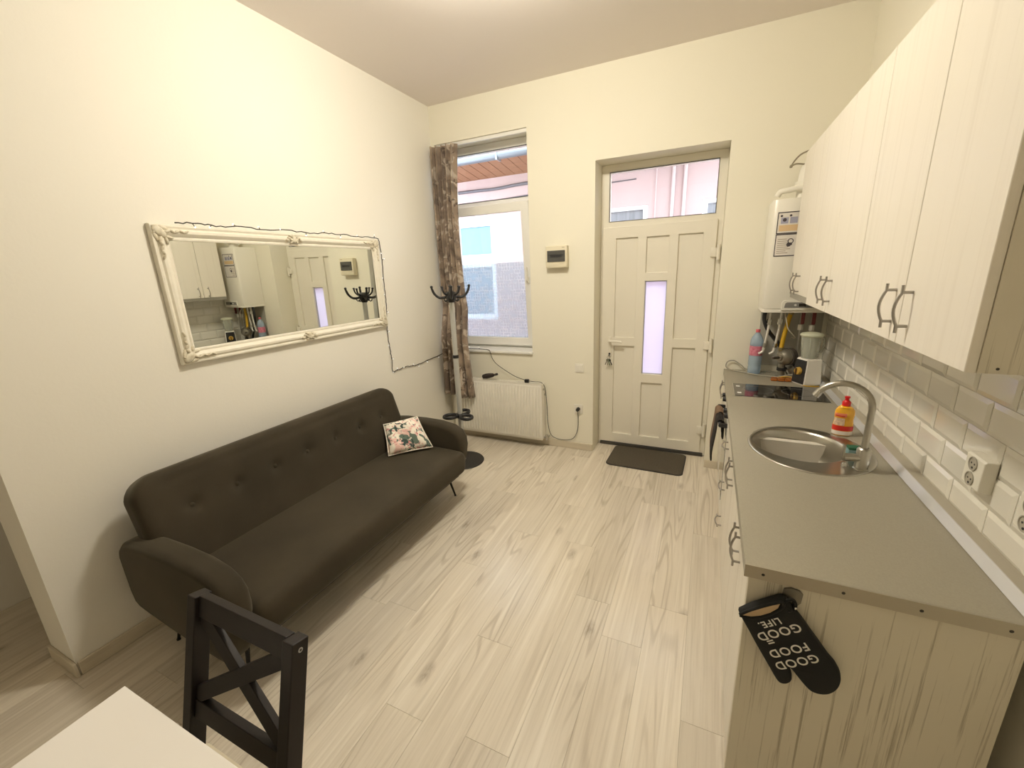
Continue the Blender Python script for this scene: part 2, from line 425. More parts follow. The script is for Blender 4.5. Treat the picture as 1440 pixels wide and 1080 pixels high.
# splashback tiles
bm = B(); box(bm, 3.2855, R + .001, 1.16, D + .002, .88, 1.53)
obj('grout_bed', bm, grout, wall_r)
T0 = 3.2785
def tile_mesh(ly, lz):
    b_ = B(); hy, hz = ly / 2 - .0012, lz / 2 - .0012; t = .014
    a = [b_.verts.new((.011, y, z)) for y, z in ((-hy, -hz), (hy, -hz), (hy, hz), (-hy, hz))]
    b1 = [b_.verts.new((.0048, y, z)) for y, z in ((-hy, -hz), (hy, -hz), (hy, hz), (-hy, hz))]
    c = [b_.verts.new((0, y * (hy - t) / hy, z * (hz - t) / hz)) for y, z in ((-hy, -hz), (hy, -hz), (hy, hz), (-hy, hz))]
    for i in range(4):
        j = (i + 1) % 4
        b_.faces.new((a[i], a[j], b1[j], b1[i])); b_.faces.new((b1[i], b1[j], c[j], c[i]))
    b_.faces.new(c); b_.faces.new(a[::-1])
    return b_
tcache = {}
def tile(y0, y1, z0, z1):
    key = (round(y1 - y0, 4), round(z1 - z0, 4))
    if key not in tcache:
        o = obj('tile', tile_mesh(y1 - y0, z1 - z0), tile_m); tcache[key] = o.data
    else:
        o = bpy.data.objects.new('tile', tcache[key]); COL.objects.link(o)
    o.parent = wall_r; o.location = (T0, (y0 + y1) / 2, (z0 + z1) / 2)
for rI in range(6):
    z0 = .888 if rI == 0 else .875 + .1 * rI; z1 = .975 + .1 * rI
    ys = [1.16] + [1.16 + (.1 if rI % 2 else .0) + .2 * j for j in range(1 if rI % 2 == 0 else 0, 13)] + [D]
    ys = sorted({round(y, 4) for y in ys if y <= D})
    for a, b_ in zip(ys, ys[1:]):
        if b_ - a > .012: tile(a, b_, z0, z1)
# skirting
bb = mat('skirting_oak', rgb(208, 198, 178), .45, streak=((3, 3, 60), .5, .8, .4, rgb(165, 150, 126)))
def baseb(name, segs, label):
    bm = B()
    for s in segs: box(bm, *s, bev=.003, seg=1)
    struct(name, bm, bb, label, 'skirting')
baseb('baseboard_left', [(0, .014, .50, D, 0, .07)], 'pale oak skirting along the wall behind the sofa')
baseb('baseboard_back', [(.014, 1.574, D - .014, D, 0, .07)], 'pale oak skirting under the radiator')
baseb('baseboard_back_right', [(2.557, 2.66, D - .014, D, 0, .07)], 'short pale oak skirting between door and kitchen units')
baseb('baseboard_wall_end', [(-.25, .014, .481, .495, 0, .07)], 'pale oak skirting round the wall end by the side opening')

# ---------------------------------------------------------------- window
win = sthing('window_1', (.5, 3.9, .948), 'white plastic window with a tilted sash and patterned privacy film', 'window')
bm = B(); holed(bm, .03, .979, .948, 2.887, [(.09, .92, .995, 2.305), (.09, .92, 2.385, 2.815)], 3.895, 3.965)
obj('frame', bm, pvc_w, win, bevel=.006)
bm = B(); box(bm, .085, .925, 3.925, 3.935, 2.38, 2.82); obj('pane', bm, clear, win)
bm = B()
for s in ((.088, .922, 3.892, 3.8955, 2.381, 2.388), (.088, .922, 3.892, 3.8955, 2.812, 2.819), (.088, .094, 3.892, 3.8955, 2.388, 2.812), (.916, .922, 3.892, 3.8955, 2.388, 2.812)): box(bm, *s)
obj('gasket', bm, gasket, win)
# tilted sash, hinged along its bottom edge
ZH = .985; TA = math.radians(4.2)
def tilt(bm_):
    for v in bm_.verts:
        y, z = v.co.y - 3.90, v.co.z - ZH
        v.co.y = 3.90 + y * math.cos(TA) - z * math.sin(TA); v.co.z = ZH + y * math.sin(TA) + z * math.cos(TA)
    return bm_
bm = B(); holed(bm, .07, .94, .975, 2.335, [(.150, .862, 1.058, 2.252)], 3.855, 3.905)
sash = obj('sash', tilt(bm), pvc_w, win, bevel=.006)
bm = B(); box(bm, .146, .866, 3.880, 3.888, 1.054, 2.256); obj('pane', tilt(bm), clear, sash)
bm = B(); box(bm, .150, .862, 3.874, 3.8755, 1.058, 1.80); obj('privacy_film', tilt(bm), film, sash)
bm = B(); box(bm, .888, .912, 3.835, 3.856, 1.60, 1.66, .004); box(bm, .892, .908, 3.815, 3.836, 1.62, 1.75, .005); obj('handle', tilt(bm), whitep, sash)
bm = B(); box(bm, .03, .985, D - .025, 3.9, .925, .950, .006); obj('sill', bm, pvc_w, win)

# ---------------------------------------------------------------- entrance door
door = sthing('door_1', (2.06, 3.9, 0), 'white panelled entrance door with a narrow frosted pane and a glazed fanlight', 'door')
bm = B(); holed(bm, 1.576, 2.555, 0, 2.549, [(1.632, 2.500, .0, 2.035), (1.648, 2.490, 2.092, 2.487)], 3.905, 3.975)
obj('frame', bm, pvc, door, bevel=.005)
bm = B(); box(bm, 1.644, 2.494, 3.935, 3.943, 2.088, 2.491); obj('fanlight_pane', bm, clear, door)
bm = B()
for s in ((1.646, 2.492, 2.483, 2.489), (1.646, 2.492, 2.090, 2.094), (1.646, 1.651, 2.094, 2.483), (2.487, 2.492, 2.094, 2.483)): box(bm, s[0], s[1], 3.902, 3.9055, s[2], s[3])
obj('gasket', bm, gasket, door)
cols = [(1.715, 1.900), (1.974, 2.156), (2.228, 2.415)]
panels = [(cols[0], (1.08, 1.95)), (cols[0], (.13, 1.0)), (cols[2], (1.08, 1.95)), (cols[2], (.13, 1.0)), (cols[1], (1.65, 1.947)), (cols[1], (.13, .662))]
gl = (1.974, 2.156, .745, 1.58)
bm = B(); holed(bm, 1.600, 2.512, .035, 2.045, [(a[0], a[1], b_[0], b_[1]) for a, b_ in panels] + [gl], 3.885, 3.955)
leaf = obj('leaf', bm, pvc, door, bevel=.005)
for a, b_ in panels:
    bm = B(); box(bm, a[0] - .004, a[1] + .004, 3.905, 3.935, b_[0] - .004, b_[1] + .004); obj('panel', bm, pvc, leaf)
bm = B(); box(bm, gl[0] - .004, gl[1] + .004, 3.914, 3.922, gl[2] - .004, gl[3] + .004); obj('frosted_pane', bm, frost, leaf)
bm = B()
for s in ((gl[0], gl[1], gl[3] - .007, gl[3]), (gl[0], gl[1], gl[2], gl[2] + .006), (gl[0], gl[0] + .007, gl[2], gl[3]), (gl[1] - .007, gl[1], gl[2], gl[3])): box(bm, s[0], s[1], 3.900, 3.913, s[2], s[3])
obj('pane_bead', bm, mat('bead_grey', (.45, .45, .46, 1), .5), leaf)
bm = B(); box(bm, 1.664, 1.694, 3.873, 3.886, .90, 1.085, .005); hb = obj('handle_plate', bm, pvc, leaf)
bm = B(); tube(bm, spline([(1.679, 3.876, 1.05), (1.680, 3.84, 1.05), (1.69, 3.828, 1.05), (1.73, 3.824, 1.05), (1.795, 3.826, 1.046)], 4), .0105, 12)
obj('lever', bm, pvc, hb, smooth=50)
bm = B(); cyl(bm, (1.679, 3.8735, .925), (1.679, 3.868, .925), .0085, 14); box(bm, 1.6755, 1.6825, 3.868, 3.8736, .905, .925); obj('keyhole', bm, blackp, hb)
for z in (1.79, 1.03, .26):
    bm = B(); box(bm, 2.475, 2.525, 3.864, 3.886, z - .035, z + .035, .005); cyl(bm, (2.533, 3.872, z - .06), (2.533, 3.872, z + .06), .013, 14); box(bm, 2.53, 2.552, 3.880, 3.906, z - .05, z + .05, .004)
    obj('hinge', bm, pvc, leaf, smooth=40)
bm = B(); box(bm, 1.60, 2.54, 3.88, 3.975, 0, .028, .003); obj('threshold', bm, mat('threshold_dark', (.09, .085, .075, 1), .5, .6), door)

# ---------------------------------------------------------------- outside, across the courtyard
plaster = mat('plaster_pink', (.44, .32, .305, 1), .9, var=(1.5, .3, (.39, .28, .27, 1)), bump=(40, .1))
FY = 6.2
house = thing('house', (1, FY, -.1), 'pink plastered house with wooden eaves seen across the courtyard', 'house')
wins = [(-1.42, -.66, .95, 2.52), (.62, 1.66, 1.1, 2.50), (2.33, 3.3, 1.1, 2.50)]
bm = B(); holed(bm, -6, 8, -.1, 3.35, wins, FY, FY + .3); obj('facade', bm, plaster, house)
blue_glass = mat('window_sky_glass', (.16, .27, .33, 1), .25, spec=.25)
curtain_in = mat('net_curtain', (.22, .22, .23, 1), .8, streak=((30, 1, 1), .4, .7, .7, (.10, .10, .11, 1)))
ext_w = mat('exterior_white_frame', (.82, .84, .85, 1), .5)
for i, (a, b_, c, d) in enumerate(wins):
    z_mid = 1.80
    hol = [(a + .07, b_ - .07, 2.0, d - .09), (a + .07, b_ - .07, c + .09, 1.80)] if i == 0 else [(a + .06, b_ - .06, c + .09, d - .05)]
    bm = B(); holed(bm, a, b_, c, d, hol, FY + .02, FY + .09); w_ = obj('window', bm, ext_w, house)
    for h in hol:
        bm = B(); box(bm, h[0] - .01, h[1] + .01, FY + .06, FY + .07, h[2] - .01, h[3] + .01); obj('pane', bm, blue_glass if i == 0 else curtain_in, w_)
# eaves: planks sloping up and out to the gutter
soff = mat('eaves_wood', rgb(140, 98, 68), .7, streak=((4, 40, 4), .45, .75, .6, rgb(88, 56, 36)))
for j in range(46):
    x = -4 + j * .15
    bm = B(); prism(bm, [(FY + .02, 3.10), (FY + .02, 3.125), (5.55, 3.215), (5.55, 3.19)], 'x', x, x + .142); obj('eaves_board', bm, soff, house)
metal = mat('roof_metal', (.30, .33, .37, 1), .35, .7)
bm = B(); tube(bm, [(-4, 5.50, 3.21), (3, 5.50, 3.21)], .055, 14); obj('gutter', bm, mat('gutter_zinc', (.17, .19, .21, 1), .4, .6), house, smooth=40)
bm = B(); prism(bm, [(5.45, 3.27), (7.2, 4.0), (7.2, 4.06), (5.45, 3.31)], 'x', -6, 8); obj('roof', bm, metal, house)
for x in (-3.4, -2.6, -1.8, -1.0, -.2, .6, 1.4, 2.2):
    bm = B(); box(bm, x, x + .02, 5.44, 5.57, 3.145, 3.30); obj('gutter_bracket', bm, metal, house)
bm = B(); tube(bm, spline([(-5, FY - .02, 2.97), (-1.3, FY - .02, 2.95), (-.6, FY - .02, 2.94), (0, FY - .02, 2.96), (2.0, FY - .02, 2.95), (3.2, FY - .02, 3.0)], 8), .022, 8); obj('wall_cable', bm, mat('cable_dark', (.10, .09, .10, 1), .6), house, smooth=True)
bm = B(); tube(bm, spline([(-5, FY - .01, 2.74), (-1.27, FY - .01, 2.76), (-.07, FY - .01, 2.80), (1.5, FY - .01, 2.83)], 6), .007, 6); obj('wall_cable', bm, MATS['cable_dark'], house, smooth=True)
for x, r in ((1.74, .006), (1.95, .022), (2.09, .022)):
    bm = B(); cyl(bm, (x, FY - .022, -.05), (x + .02, FY - .022, 3.05), r, 10); obj('wall_pipe', bm, mat('pipe_white_pink', (.50, .40, .385, 1), .7), house, smooth=40)
bm = B(); box(bm, -6, 8, 4.03, 9, -.22, -.10); struct('ground_courtyard', bm, mat('courtyard_concrete', (.46, .36, .38, 1), .9, var=(3, .4, (.38, .3, .31, 1))), 'pinkish concrete paving of the courtyard outside', 'ground')

# ---------------------------------------------------------------- kitchen base units
XF = 2.655     # front face of doors
def bow_handle(parent, x, y, z0, z1, horizontal=False):
    """bow handle: two feet, a bowed bar, ends running past the feet. Vertical along z, or horizontal along y"""
    bm = B()
    def P(d, t): return (x - d, y + t, (z0 + z1) / 2) if horizontal else (x - d, y, (z0 + z1) / 2 + t)
    L_ = (z1 - z0) / 2
    pts = [P(.022, -L_ - .018), P(.022, -L_ + .002)] + [P(.022 + .011 * math.sin(math.pi * i / 10), -L_ + 2 * L_ * i / 10) for i in range(1, 10)] + [P(.022, L_ - .002), P(.022, L_ + .018)]
    tube(bm, pts, .0038, 8)
    for s in (-1, 1): cyl(bm, P(-.001, s * L_), P(.022, s * L_), .0042, 10)
    return obj('handle', bm, handle_m, parent, smooth=40)
def carcass(bm, x0, x1, y0, y1, z0, z1, t=.018, top=False):
    box(bm, x0, x1, y0, y0 + t, z0, z1); box(bm, x0, x1, y1 - t, y1, z0, z1)
    box(bm, x0, x1, y0 + t, y1 - t, z0, z0 + t); box(bm, x1 - .006, x1, y0 + t, y1 - t, z0 + t, z1)
    if top: box(bm, x0, x1 - .006, y0 + t, y1 - t, z1 - t, z1)
    return bm
def base_unit(y0, y1, label, split=None, drawers=None, end=False):
    u = thing('base_cabinet', (2.95, (y0 + y1) / 2, 0), label, 'cabinet', 'kitchen base cabinets')
    bm = B(); carcass(bm, XF + .019, 3.215, y0 + (.02 if end else 0), y1, .10, .8418); obj('carcass', bm, cab_in, u)
    bm = B(); box(bm, XF + .012, XF + .03, y0 + (.02 if end else 0), y1, 0, .10); obj('plinth', bm, cab, u)
    if end:
        bm = B(); box(bm, XF, 3.224, y0, y0 + .0195, 0, .842, .0015, 1); obj('side_panel', bm, cab_end, u)
    f0 = y0 + (.021 if end else .0015)
    if split:
        for a, b_, hy in ((f0, split - .0015, split - .03), (split + .0015, y1 - .0015, split + .03)):
            bm = B(); box(bm, XF, XF + .0185, a, b_, .104, .838, .0015, 1); dr = obj('door', bm, cab, u); bow_handle(dr, XF, hy, .715, .81)
    for (z0, z1) in drawers or []:
        bm = B(); box(bm, XF, XF + .0185, f0, y1 - .0015, z0, z1, .0015, 1); dr = obj('drawer', bm, cab, u); bow_handle(dr, XF, (y0 + y1) / 2, (z0 + z1) / 2 - .05, (z0 + z1) / 2 + .05, True)
    return u
base_unit(1.186, 1.70, 'pale ash base cabinet with the open end panel where the oven mitt hangs', 1.44, end=True)
base_unit(1.70, 2.30, 'pale ash base cabinet under the steel sink', 2.0)
base_unit(2.30, 2.67, 'pale ash drawer unit between sink cabinet and oven', drawers=[(.104, .33), (.335, .56), (.565, .838)])
base_unit(3.27, 3.672, 'narrow pale ash base cabinet between oven and back wall', 3.47)
ov = thing('oven', (2.95, 2.97, 0), 'white built-in oven with black handle under the hob', 'oven')
bm = B(); box(bm, XF + .022, 3.2, 2.672, 3.268, .10, .84); obj('body', bm, mat('oven_grey_body', (.3, .3, .3, 1), .5, .6), ov)
bm = B(); box(bm, XF, XF + .022, 2.674, 3.266, .755, .838, .003); cp = obj('control_panel', bm, whitep, ov)
for y in (2.74, 2.84, 3.10, 3.20):
    bm = B(); lathe(bm, [(0, .026), (.016, .026), (.019, .0), (.0, .0)], (XF + .001, y, .796), 16, axis='x'); obj('knob', bm, blackp, cp, smooth=40)
bm = B(); box(bm, XF, XF + .022, 2.674, 3.266, .105, .75, .003); dr = obj('oven_door', bm, whitep, ov)
bm = B(); box(bm, XF - .002, XF + .004, 2.73, 3.21, .22, .64, .002); obj('oven_window', bm, mat('oven_glass_black', (.01, .01, .01, 1), .06, coat=.5), dr)
bm = B(); tube(bm, [(2.615, 2.755, .72), (2.615, 3.18, .72)], .011, 12)
for y in (2.765, 3.17): box(bm, 2.608, XF + .001, y - .009, y + .009, .708, .732, .002)
obj('oven_handle', bm, blackp, dr, smooth=40)
bm = B(); box(bm, XF + .012, XF + .03, 2.672, 3.268, 0, .10); obj('plinth', bm, cab, ov)
# cloth pair over the oven handle
cl = thing('kitchen_gloves', (2.61, 2.95, .5), 'brown and black kitchen gloves hanging over the oven handle', 'gloves')
def hang_glove(y0, m, zb, name, xo):
    bm = B(); pr = []
    for i in range(9):
        a = math.pi * i / 8; pr.append((2.615 + math.cos(a) * (.016 + xo), .72 + math.sin(a) * (.016 + xo)))
    path = [(2.632 + xo, .60), (2.631 + xo, .66)] + pr + [(2.597 - xo, .66), (2.590 - xo, .60), (2.583 - xo, .53), (2.582 - xo, .48), (2.588 - xo, zb)]
    n = len(path); ws = [.075] * (n - 4) + [.078, .07, .05, .018]
    rows_ = []
    for (x, z), w in zip(path, ws):
        rows_.append([bm.verts.new((x + .006 * math.sin(t * 5), y0 + w * t, z)) for t in (-1, -.6, -.2, .2, .6, 1)])
    for a, b_ in zip(rows_, rows_[1:]):
        for k in range(5): bm.faces.new((a[k], a[k + 1], b_[k + 1], b_[k]))
    o = obj(name, bm, m, cl, smooth=True); s = o.modifiers.new('thickness', 'SOLIDIFY'); s.thickness = .008; s.offset = 0
    sb = o.modifiers.new('smooth', 'SUBSURF'); sb.levels = 1; sb.render_levels = 1
hang_glove(3.05, mat('glove_brown', rgb(122, 98, 76), .9, bump=(200, .2)), .40, 'glove', .004)
hang_glove(2.88, mat('glove_black', rgb(30, 24, 20), .9, bump=(200, .2)), .42, 'glove', .004)

# ---------------------------------------------------------------- worktop with sink cut-out
wtop_m = mat('worktop_grey_beige', (.335, .305, .235, 1), .42, var=(220, .35, (.25, .23, .175, 1)), spec=.45)
wt = thing('worktop', (2.95, 2.42, .842), 'grey-beige kitchen worktop running from its screwed edge strip to the back wall', 'worktop')
SCx, SCy, SRx, SRy = 2.947, 2.125, .238, .272
bm = B(); zt, zb = .880, .842
def hole_ring(z, s=.93):
    return [bm.verts.new((SCx + SRx * s * math.cos(2 * math.pi * k / 48), SCy + SRy * s * math.sin(2 * math.pi * k / 48), z)) for k in range(48)]
def rect_ring(z): return [bm.verts.new((x, y, z)) for x, y in ((2.642, 1.174), (3.286, 1.174), (3.286, D), (2.642, D))]
hr = {}; rr_ = {}
for z in (zt, zb):
    h_ = hole_ring(z); q_ = rect_ring(z); hr[z] = h_; rr_[z] = q_
    es = [bm.edges.new((h_[i], h_[(i + 1) % 48])) for i in range(48)] + [bm.edges.new((q_[i], q_[(i + 1) % 4])) for i in range(4)]
    bmesh.ops.triangle_fill(bm, edges=es, use_beauty=True)
for i in range(48): bm.faces.new((hr[zt][i], hr[zt][(i + 1) % 48], hr[zb][(i + 1) % 48], hr[zb][i]))
for i in range(4): bm.faces.new((rr_[zt][i], rr_[zt][(i + 1) % 4], rr_[zb][(i + 1) % 4], rr_[zb][i]))
obj('slab', bm, wtop_m, wt)
bm = B(); box(bm, 2.641, 3.287, 1.170, 1.1745, .8418, .8815, .0008, 1); es_ = obj('edge_strip', bm, mat('edge_strip_alu', (.44, .40, .32, 1), .35, .75), wt)
for x in (2.687, 2.868, 3.023, 3.18):
    bm = B(); lathe(bm, [(0, .0012), (.0035, .0008), (.0045, 0)], (x, 1.1702, .860), 12, axis='y'); obj('screw', bm, mat('screw_dark', (.06, .055, .05, 1), .4, .8), es_)
bm = B(); prism(bm, [(3.213, .8795), (3.212, .884), (3.232, .905), (3.283, .893), (3.283, .8795)], 'y', 1.172, D); us = obj('upstand', bm, mat('upstand_beige', (.42, .38, .30, 1), .4), wt)
bm = B(); prism(bm, [(3.2122, .8805), (3.2100, .8835), (3.2290, .9075), (3.2330, .9060)], 'y', 1.171, D - .002); obj('aluminium_face', bm, mat('upstand_aluminium', (.66, .67, .70, 1), .3, .55), us)
# ---------------------------------------------------------------- sink
sk = thing('sink', (SCx, SCy, .88), 'round brushed steel sink let into the worktop', 'sink')
bm = B()
BX, BY, BR = 2.915, 2.165, .186      # bowl centre and radius
n = 48
def ring(cx, cy, rx, ry, z): return [bm.verts.new((cx + rx * math.cos(2 * math.pi * k / n), cy + ry * math.sin(2 * math.pi * k / n), z)) for k in range(n)]
R0 = [ring(SCx, SCy, SRx, SRy, .8805), ring(SCx, SCy, SRx - .002, SRy - .002, .8835), ring(SCx, SCy, SRx - .010, SRy - .010, .8840), ring(SCx, SCy, SRx - .016, SRy - .016, .8825),
      ring(BX, BY, BR + .006, BR + .016, .8822), ring(BX, BY, BR - .002, BR + .008, .879), ring(BX, BY, BR - .007, BR + .002, .868), ring(BX, BY, BR - .014, BR - .008, .80), ring(BX, BY, BR - .028, BR - .02, .745), ring(BX, BY, BR - .055, BR - .05, .728), ring(BX, BY, .05, .05, .720)]
for a, b_ in zip(R0, R0[1:]):
    for k in range(n): bm.faces.new((a[k], a[(k + 1) % n], b_[(k + 1) % n], b_[k]))
o = obj('basin', bm, steel, sk, smooth=60); s = o.modifiers.new('sheet', 'SOLIDIFY'); s.thickness = .0012; s.offset = -1
bm = B(); lathe(bm, [(0, -.004), (.02, -.003), (.034, .0), (.044, .004), (.050, .003), (.052, -.004)], (BX, BY, .7205), 24); dn = obj('drain', bm, chrome, sk, smooth=50)
bm = B(); lathe(bm, [(0, .004), (.018, .003), (.022, -.001)], (BX, BY, .7225), 20); obj('plug', bm, mat('plug_dark', (.05, .05, .05, 1), .4), dn, smooth=50)
# ---------------------------------------------------------------- tap
fx, fy = 3.095, 1.955
fa = thing('tap', (fx, fy, .8825), 'tall swan-neck steel tap with side lever at the sink edge', 'tap')
bm = B(); lathe(bm, [(0, .001), (.027, .001), (.027, .006), (.0235, .008), (.0235, .085), (.020, .09), (.014, .094)], (fx, fy, .8825), 24); tb = obj('body', bm, steel, fa, smooth=40)
bm = B(); dv = Vector((-.985, .17, 0)).normalized()
path = [Vector((fx, fy, .96)), Vector((fx, fy, 1.04)), Vector((fx, fy, 1.135))] + [Vector((fx, fy, 1.135)) + dv * (.093 * (1 - math.cos(math.radians(a)))) + Vector((0, 0, .093 * math.sin(math.radians(a)))) for a in range(12, 166, 11)]
tube(bm, path, .0118, 14); obj('spout', bm, steel, fa, smooth=40)
bm = B(); cyl(bm, path[-2], path[-1] + (path[-1] - path[-2]) * .55, .0135, 16); obj('nozzle', bm, chrome, fa, smooth=40)
bm = B(); cyl(bm, (fx - .015, fy - .004, .932), (fx - .066, fy - .012, .932), .016, 18); vb = obj('valve', bm, steel, fa, smooth=40)
bm = B(); box(bm, fx - .072, fx - .064, fy - .022, fy - .002, .932, .985, .002); obj('lever', bm, steel, vb)
bm = B(); lathe(bm, [(0, .02), (.008, .018), (.0125, .008), (.0125, .0), (0, 0)], (3.045, 1.968, .8825), 16); obj('knob', bm, chrome, fa, smooth=50)
# sponge
bm = B(); box(bm, 3.080, 3.150, 2.075, 2.115, .8845, .914, .004); sp = thing('sponge', (3.117, 2.097, .884), 'green and blue scouring sponge behind the tap', 'sponge')
obj('foam', bm, mat('sponge_blue', rgb(120, 150, 150), .9, bump=(300, .4)), sp)
bm = B(); box(bm, 3.0805, 3.1495, 2.0755, 2.1145, .9135, .924, .002); obj('scourer', bm, mat('sponge_green', rgb(46, 100, 70), .95, bump=(400, .5)), sp)
# washing-up liquid
sb = thing('soap_bottle', (3.121, 2.36, .88), 'yellow washing-up liquid bottle with red cap and red banded label', 'bottle')
def oval_prof(bm, prof, c, n=28):
    rings = []
    for rx, ry, h in prof: rings.append([bm.verts.new((c[0] + rx * math.cos(2 * math.pi * k / n), c[1] + ry * math.sin(2 * math.pi * k / n), c[2] + h)) for k in range(n)])
    for a, b_ in zip(rings, rings[1:]):
        for k in range(n): bm.faces.new((a[k], a[(k + 1) % n], b_[(k + 1) % n], b_[k]))
    bm.faces.new(rings[0][::-1]); bm.faces.new(rings[-1]); return bm
def soap_r(h):     # half width at height h
    pts = [(0, .036), (.006, .040), (.05, .0405), (.075, .037), (.105, .0395), (.125, .037), (.14, .028), (.148, .016)]
    for (h0, r0), (h1, r1) in zip(pts, pts[1:]):
        if h0 <= h <= h1: return r0 + (r1 - r0) * (h - h0) / (h1 - h0)
    return pts[-1][1]
hs_ = [0, .003, .006, .02, .035, .05, .062, .075, .09, .105, .115, .125, .133, .14, .145, .148]
bm = B(); oval_prof(bm, [(soap_r(h), soap_r(h) * .62 if h < .14 else soap_r(h) * .8, h) for h in hs_], (3.121, 2.36, .881)); obj('bottle_body', bm, mat('soap_yellow', rgb(240, 178, 30), .15, spec=.6, coat=.4), sb, smooth=50)
def soap_band(h0, h1, a0, a1, m, name, e=.0008):
    bm = B(); rows_ = []
    for j in range(7):
        h = h0 + (h1 - h0) * j / 6; r_ = soap_r(h) + e
        rows_.append([bm.verts.new((3.121 + r_ * math.cos(math.radians(a0 + (a1 - a0) * k / 20)), 2.36 + r_ * .64 * math.sin(math.radians(a0 + (a1 - a0) * k / 20)), .881 + h)) for k in range(21)])
    for a, b_ in zip(rows_, rows_[1:]):
        for k in range(20): bm.faces.new((a[k], a[k + 1], b_[k + 1], b_[k]))
    return obj(name, bm, m, sb, smooth=True)
wl = mat('label_white', rgb(235, 225, 215), .4); rl = mat('label_red', rgb(205, 40, 25), .4)
soap_band(.004, .024, 0, 360, wl, 'white_band', .0009); soap_band(.026, .05, 150, 350, rl, 'red_band'); soap_band(.052, .088, 190, 268, mat('label_pale', rgb(232, 205, 170), .4, var=(120, .7, rgb(170, 130, 120))), 'label')
soap_band(.094, .112, 195, 275, mat('label_rose', rgb(225, 130, 95), .4), 'label_top'); soap_band(.096, .101, 205, 265, rl, 'label_mark', .0014)
bm = B(); lathe(bm, [(0, 0), (.017, 0), (.017, .018), (.012, .024), (.008, .027), (.0075, .034), (.011, .038), (.010, .045), (0, .046)], (3.121, 2.36, 1.028), 20); obj('cap', bm, mat('cap_red', rgb(205, 25, 25), .3), sb, smooth=40)
# hob
hb_ = thing('hob', (2.94, 3.06, .88), 'black glass two-zone hob with steel edge set in the worktop', 'hob')
bm = B(); box(bm, 2.690, 3.192, 2.900, 3.212, .8795, .8855, .0015); obj('glass', bm, mat('hob_black_glass', (.012, .011, .010, 1), .05, coat=.6, spec=.6), hb_)
bm = B(); box(bm, 2.686, 3.196, 2.896, 3.216, .8790, .8825, .001, 1); obj('rim', bm, steel, hb_)
for x in (2.83, 3.05):
    bm = B(); lathe(bm, [(.088, 0), (.088, .0004), (.085, .0004), (.085, 0)], (x, 3.07, .8856), 40); obj('zone_ring', bm, mat('hob_print', (.16, .15, .14, 1), .3), hb_)
for y_ in (2.955, 3.12):
    bm = B(); box(bm, 2.705, 2.728, y_, y_ + .03, .8854, .8860); obj('touch_mark', bm, mat('hob_mark_white', (.7, .7, .68, 1), .3), hb_)

# ---------------------------------------------------------------- wall units
XU = 2.966
def wall_unit(y0, y1, z0, split, label, ends):
    u = thing('wall_cabinet', (3.13, (y0 + y1) / 2, z0), label, 'cabinet', 'kitchen wall cabinets')
    bm = B(); carcass(bm, XU + .0185, R - .012, y0, y1, z0, 2.331, top=True); obj('carcass', bm, cab_end, u)
    for a, b_, hy in ((y0 + .002, split - .0022, split - .055), (split + .0022, y1 - .002, split + .055)):
        bm = B(); box(bm, XU, XU + .018, a, b_, z0, 2.331, .0012, 1); dr = obj('door', bm, cab, u); bow_handle(dr, XU, hy, 1.525, 1.612)
    return u
u1 = wall_unit(1.107, 1.888, 1.473, 1.470, 'pale wall cabinet with two doors over the worktop edge and the sockets', True)
wall_unit(1.889, 2.722, 1.473, 2.290, 'pale wall cabinet with two doors above the soap and sink', False)
wall_unit(2.723, 3.290, 1.506, 3.030, 'pale wall cabinet over the extractor hood beside the boiler', False)
bm = B(); cyl(bm, (3.012, 1.108, 1.483), (3.012, 1.1062, 1.483), .0028, 10); obj('screw', bm, MATS['screw_dark'], u1)
hd = thing('extractor_hood', (3.12, 3.0, 1.47), 'slim grey extractor hood under the wall cabinet above the hob', 'hood')
bm = B(); box(bm, XU + .006, 3.27, 2.726, 3.288, 1.470, 1.506, .002); obj('body', bm, mat('hood_silver', (.34, .325, .28, 1), .4, .5), hd)
bm = B(); cyl(bm, (3.05, 2.83, 1.4705), (3.05, 2.83, 1.462), .03, 18); obj('lamp_glass', bm, mat('hood_lens', (.2, .2, .2, 1), .2), hd)

# double sockets on the splashback
def dsocket(y, z, lab):
    s = thing('wall_socket', (3.2785, y, z), lab, 'socket', 'double sockets on the splashback')
    bm = B(); prof = [(3.2800, z - .050), (3.253, z - .049), (3.2475, z - .044), (3.2475, z + .044), (3.253, z + .049), (3.2800, z + .050)]
    prism(bm, prof, 'y', y - .046, y + .046, .003); obj('housing', bm, mat('socket_ivory', (.80, .77, .68, 1), .35), s)
    for k in (-1, 1):
        yy, zz = y + .004, z + .024 * k
        bm = B(); lathe(bm, [(.021, -.0015), (.0215, .0012), (.0185, .0015), (.0175, -.001), (.0, -.001)], (3.2455, yy, zz), 22, axis='x'); rc = obj('receptacle', bm, mat('socket_recess', (.42, .39, .32, 1), .5), s, smooth=40)
        bm = B(); cyl(bm, (3.2488, yy - .008, zz), (3.2458, yy - .008, zz), .003, 8); cyl(bm, (3.2488, yy + .008, zz), (3.2458, yy + .008, zz), .003, 8); cyl(bm, (3.249, yy, zz - .013), (3.2452, yy, zz - .013), .0035, 8)
        obj('pin_hole', bm, blackp, rc)
dsocket(1.60, 1.07, 'ivory double socket on the tiles, the one beside the sink')
dsocket(1.345, 1.07, 'ivory double socket on the tiles above the worktop corner')

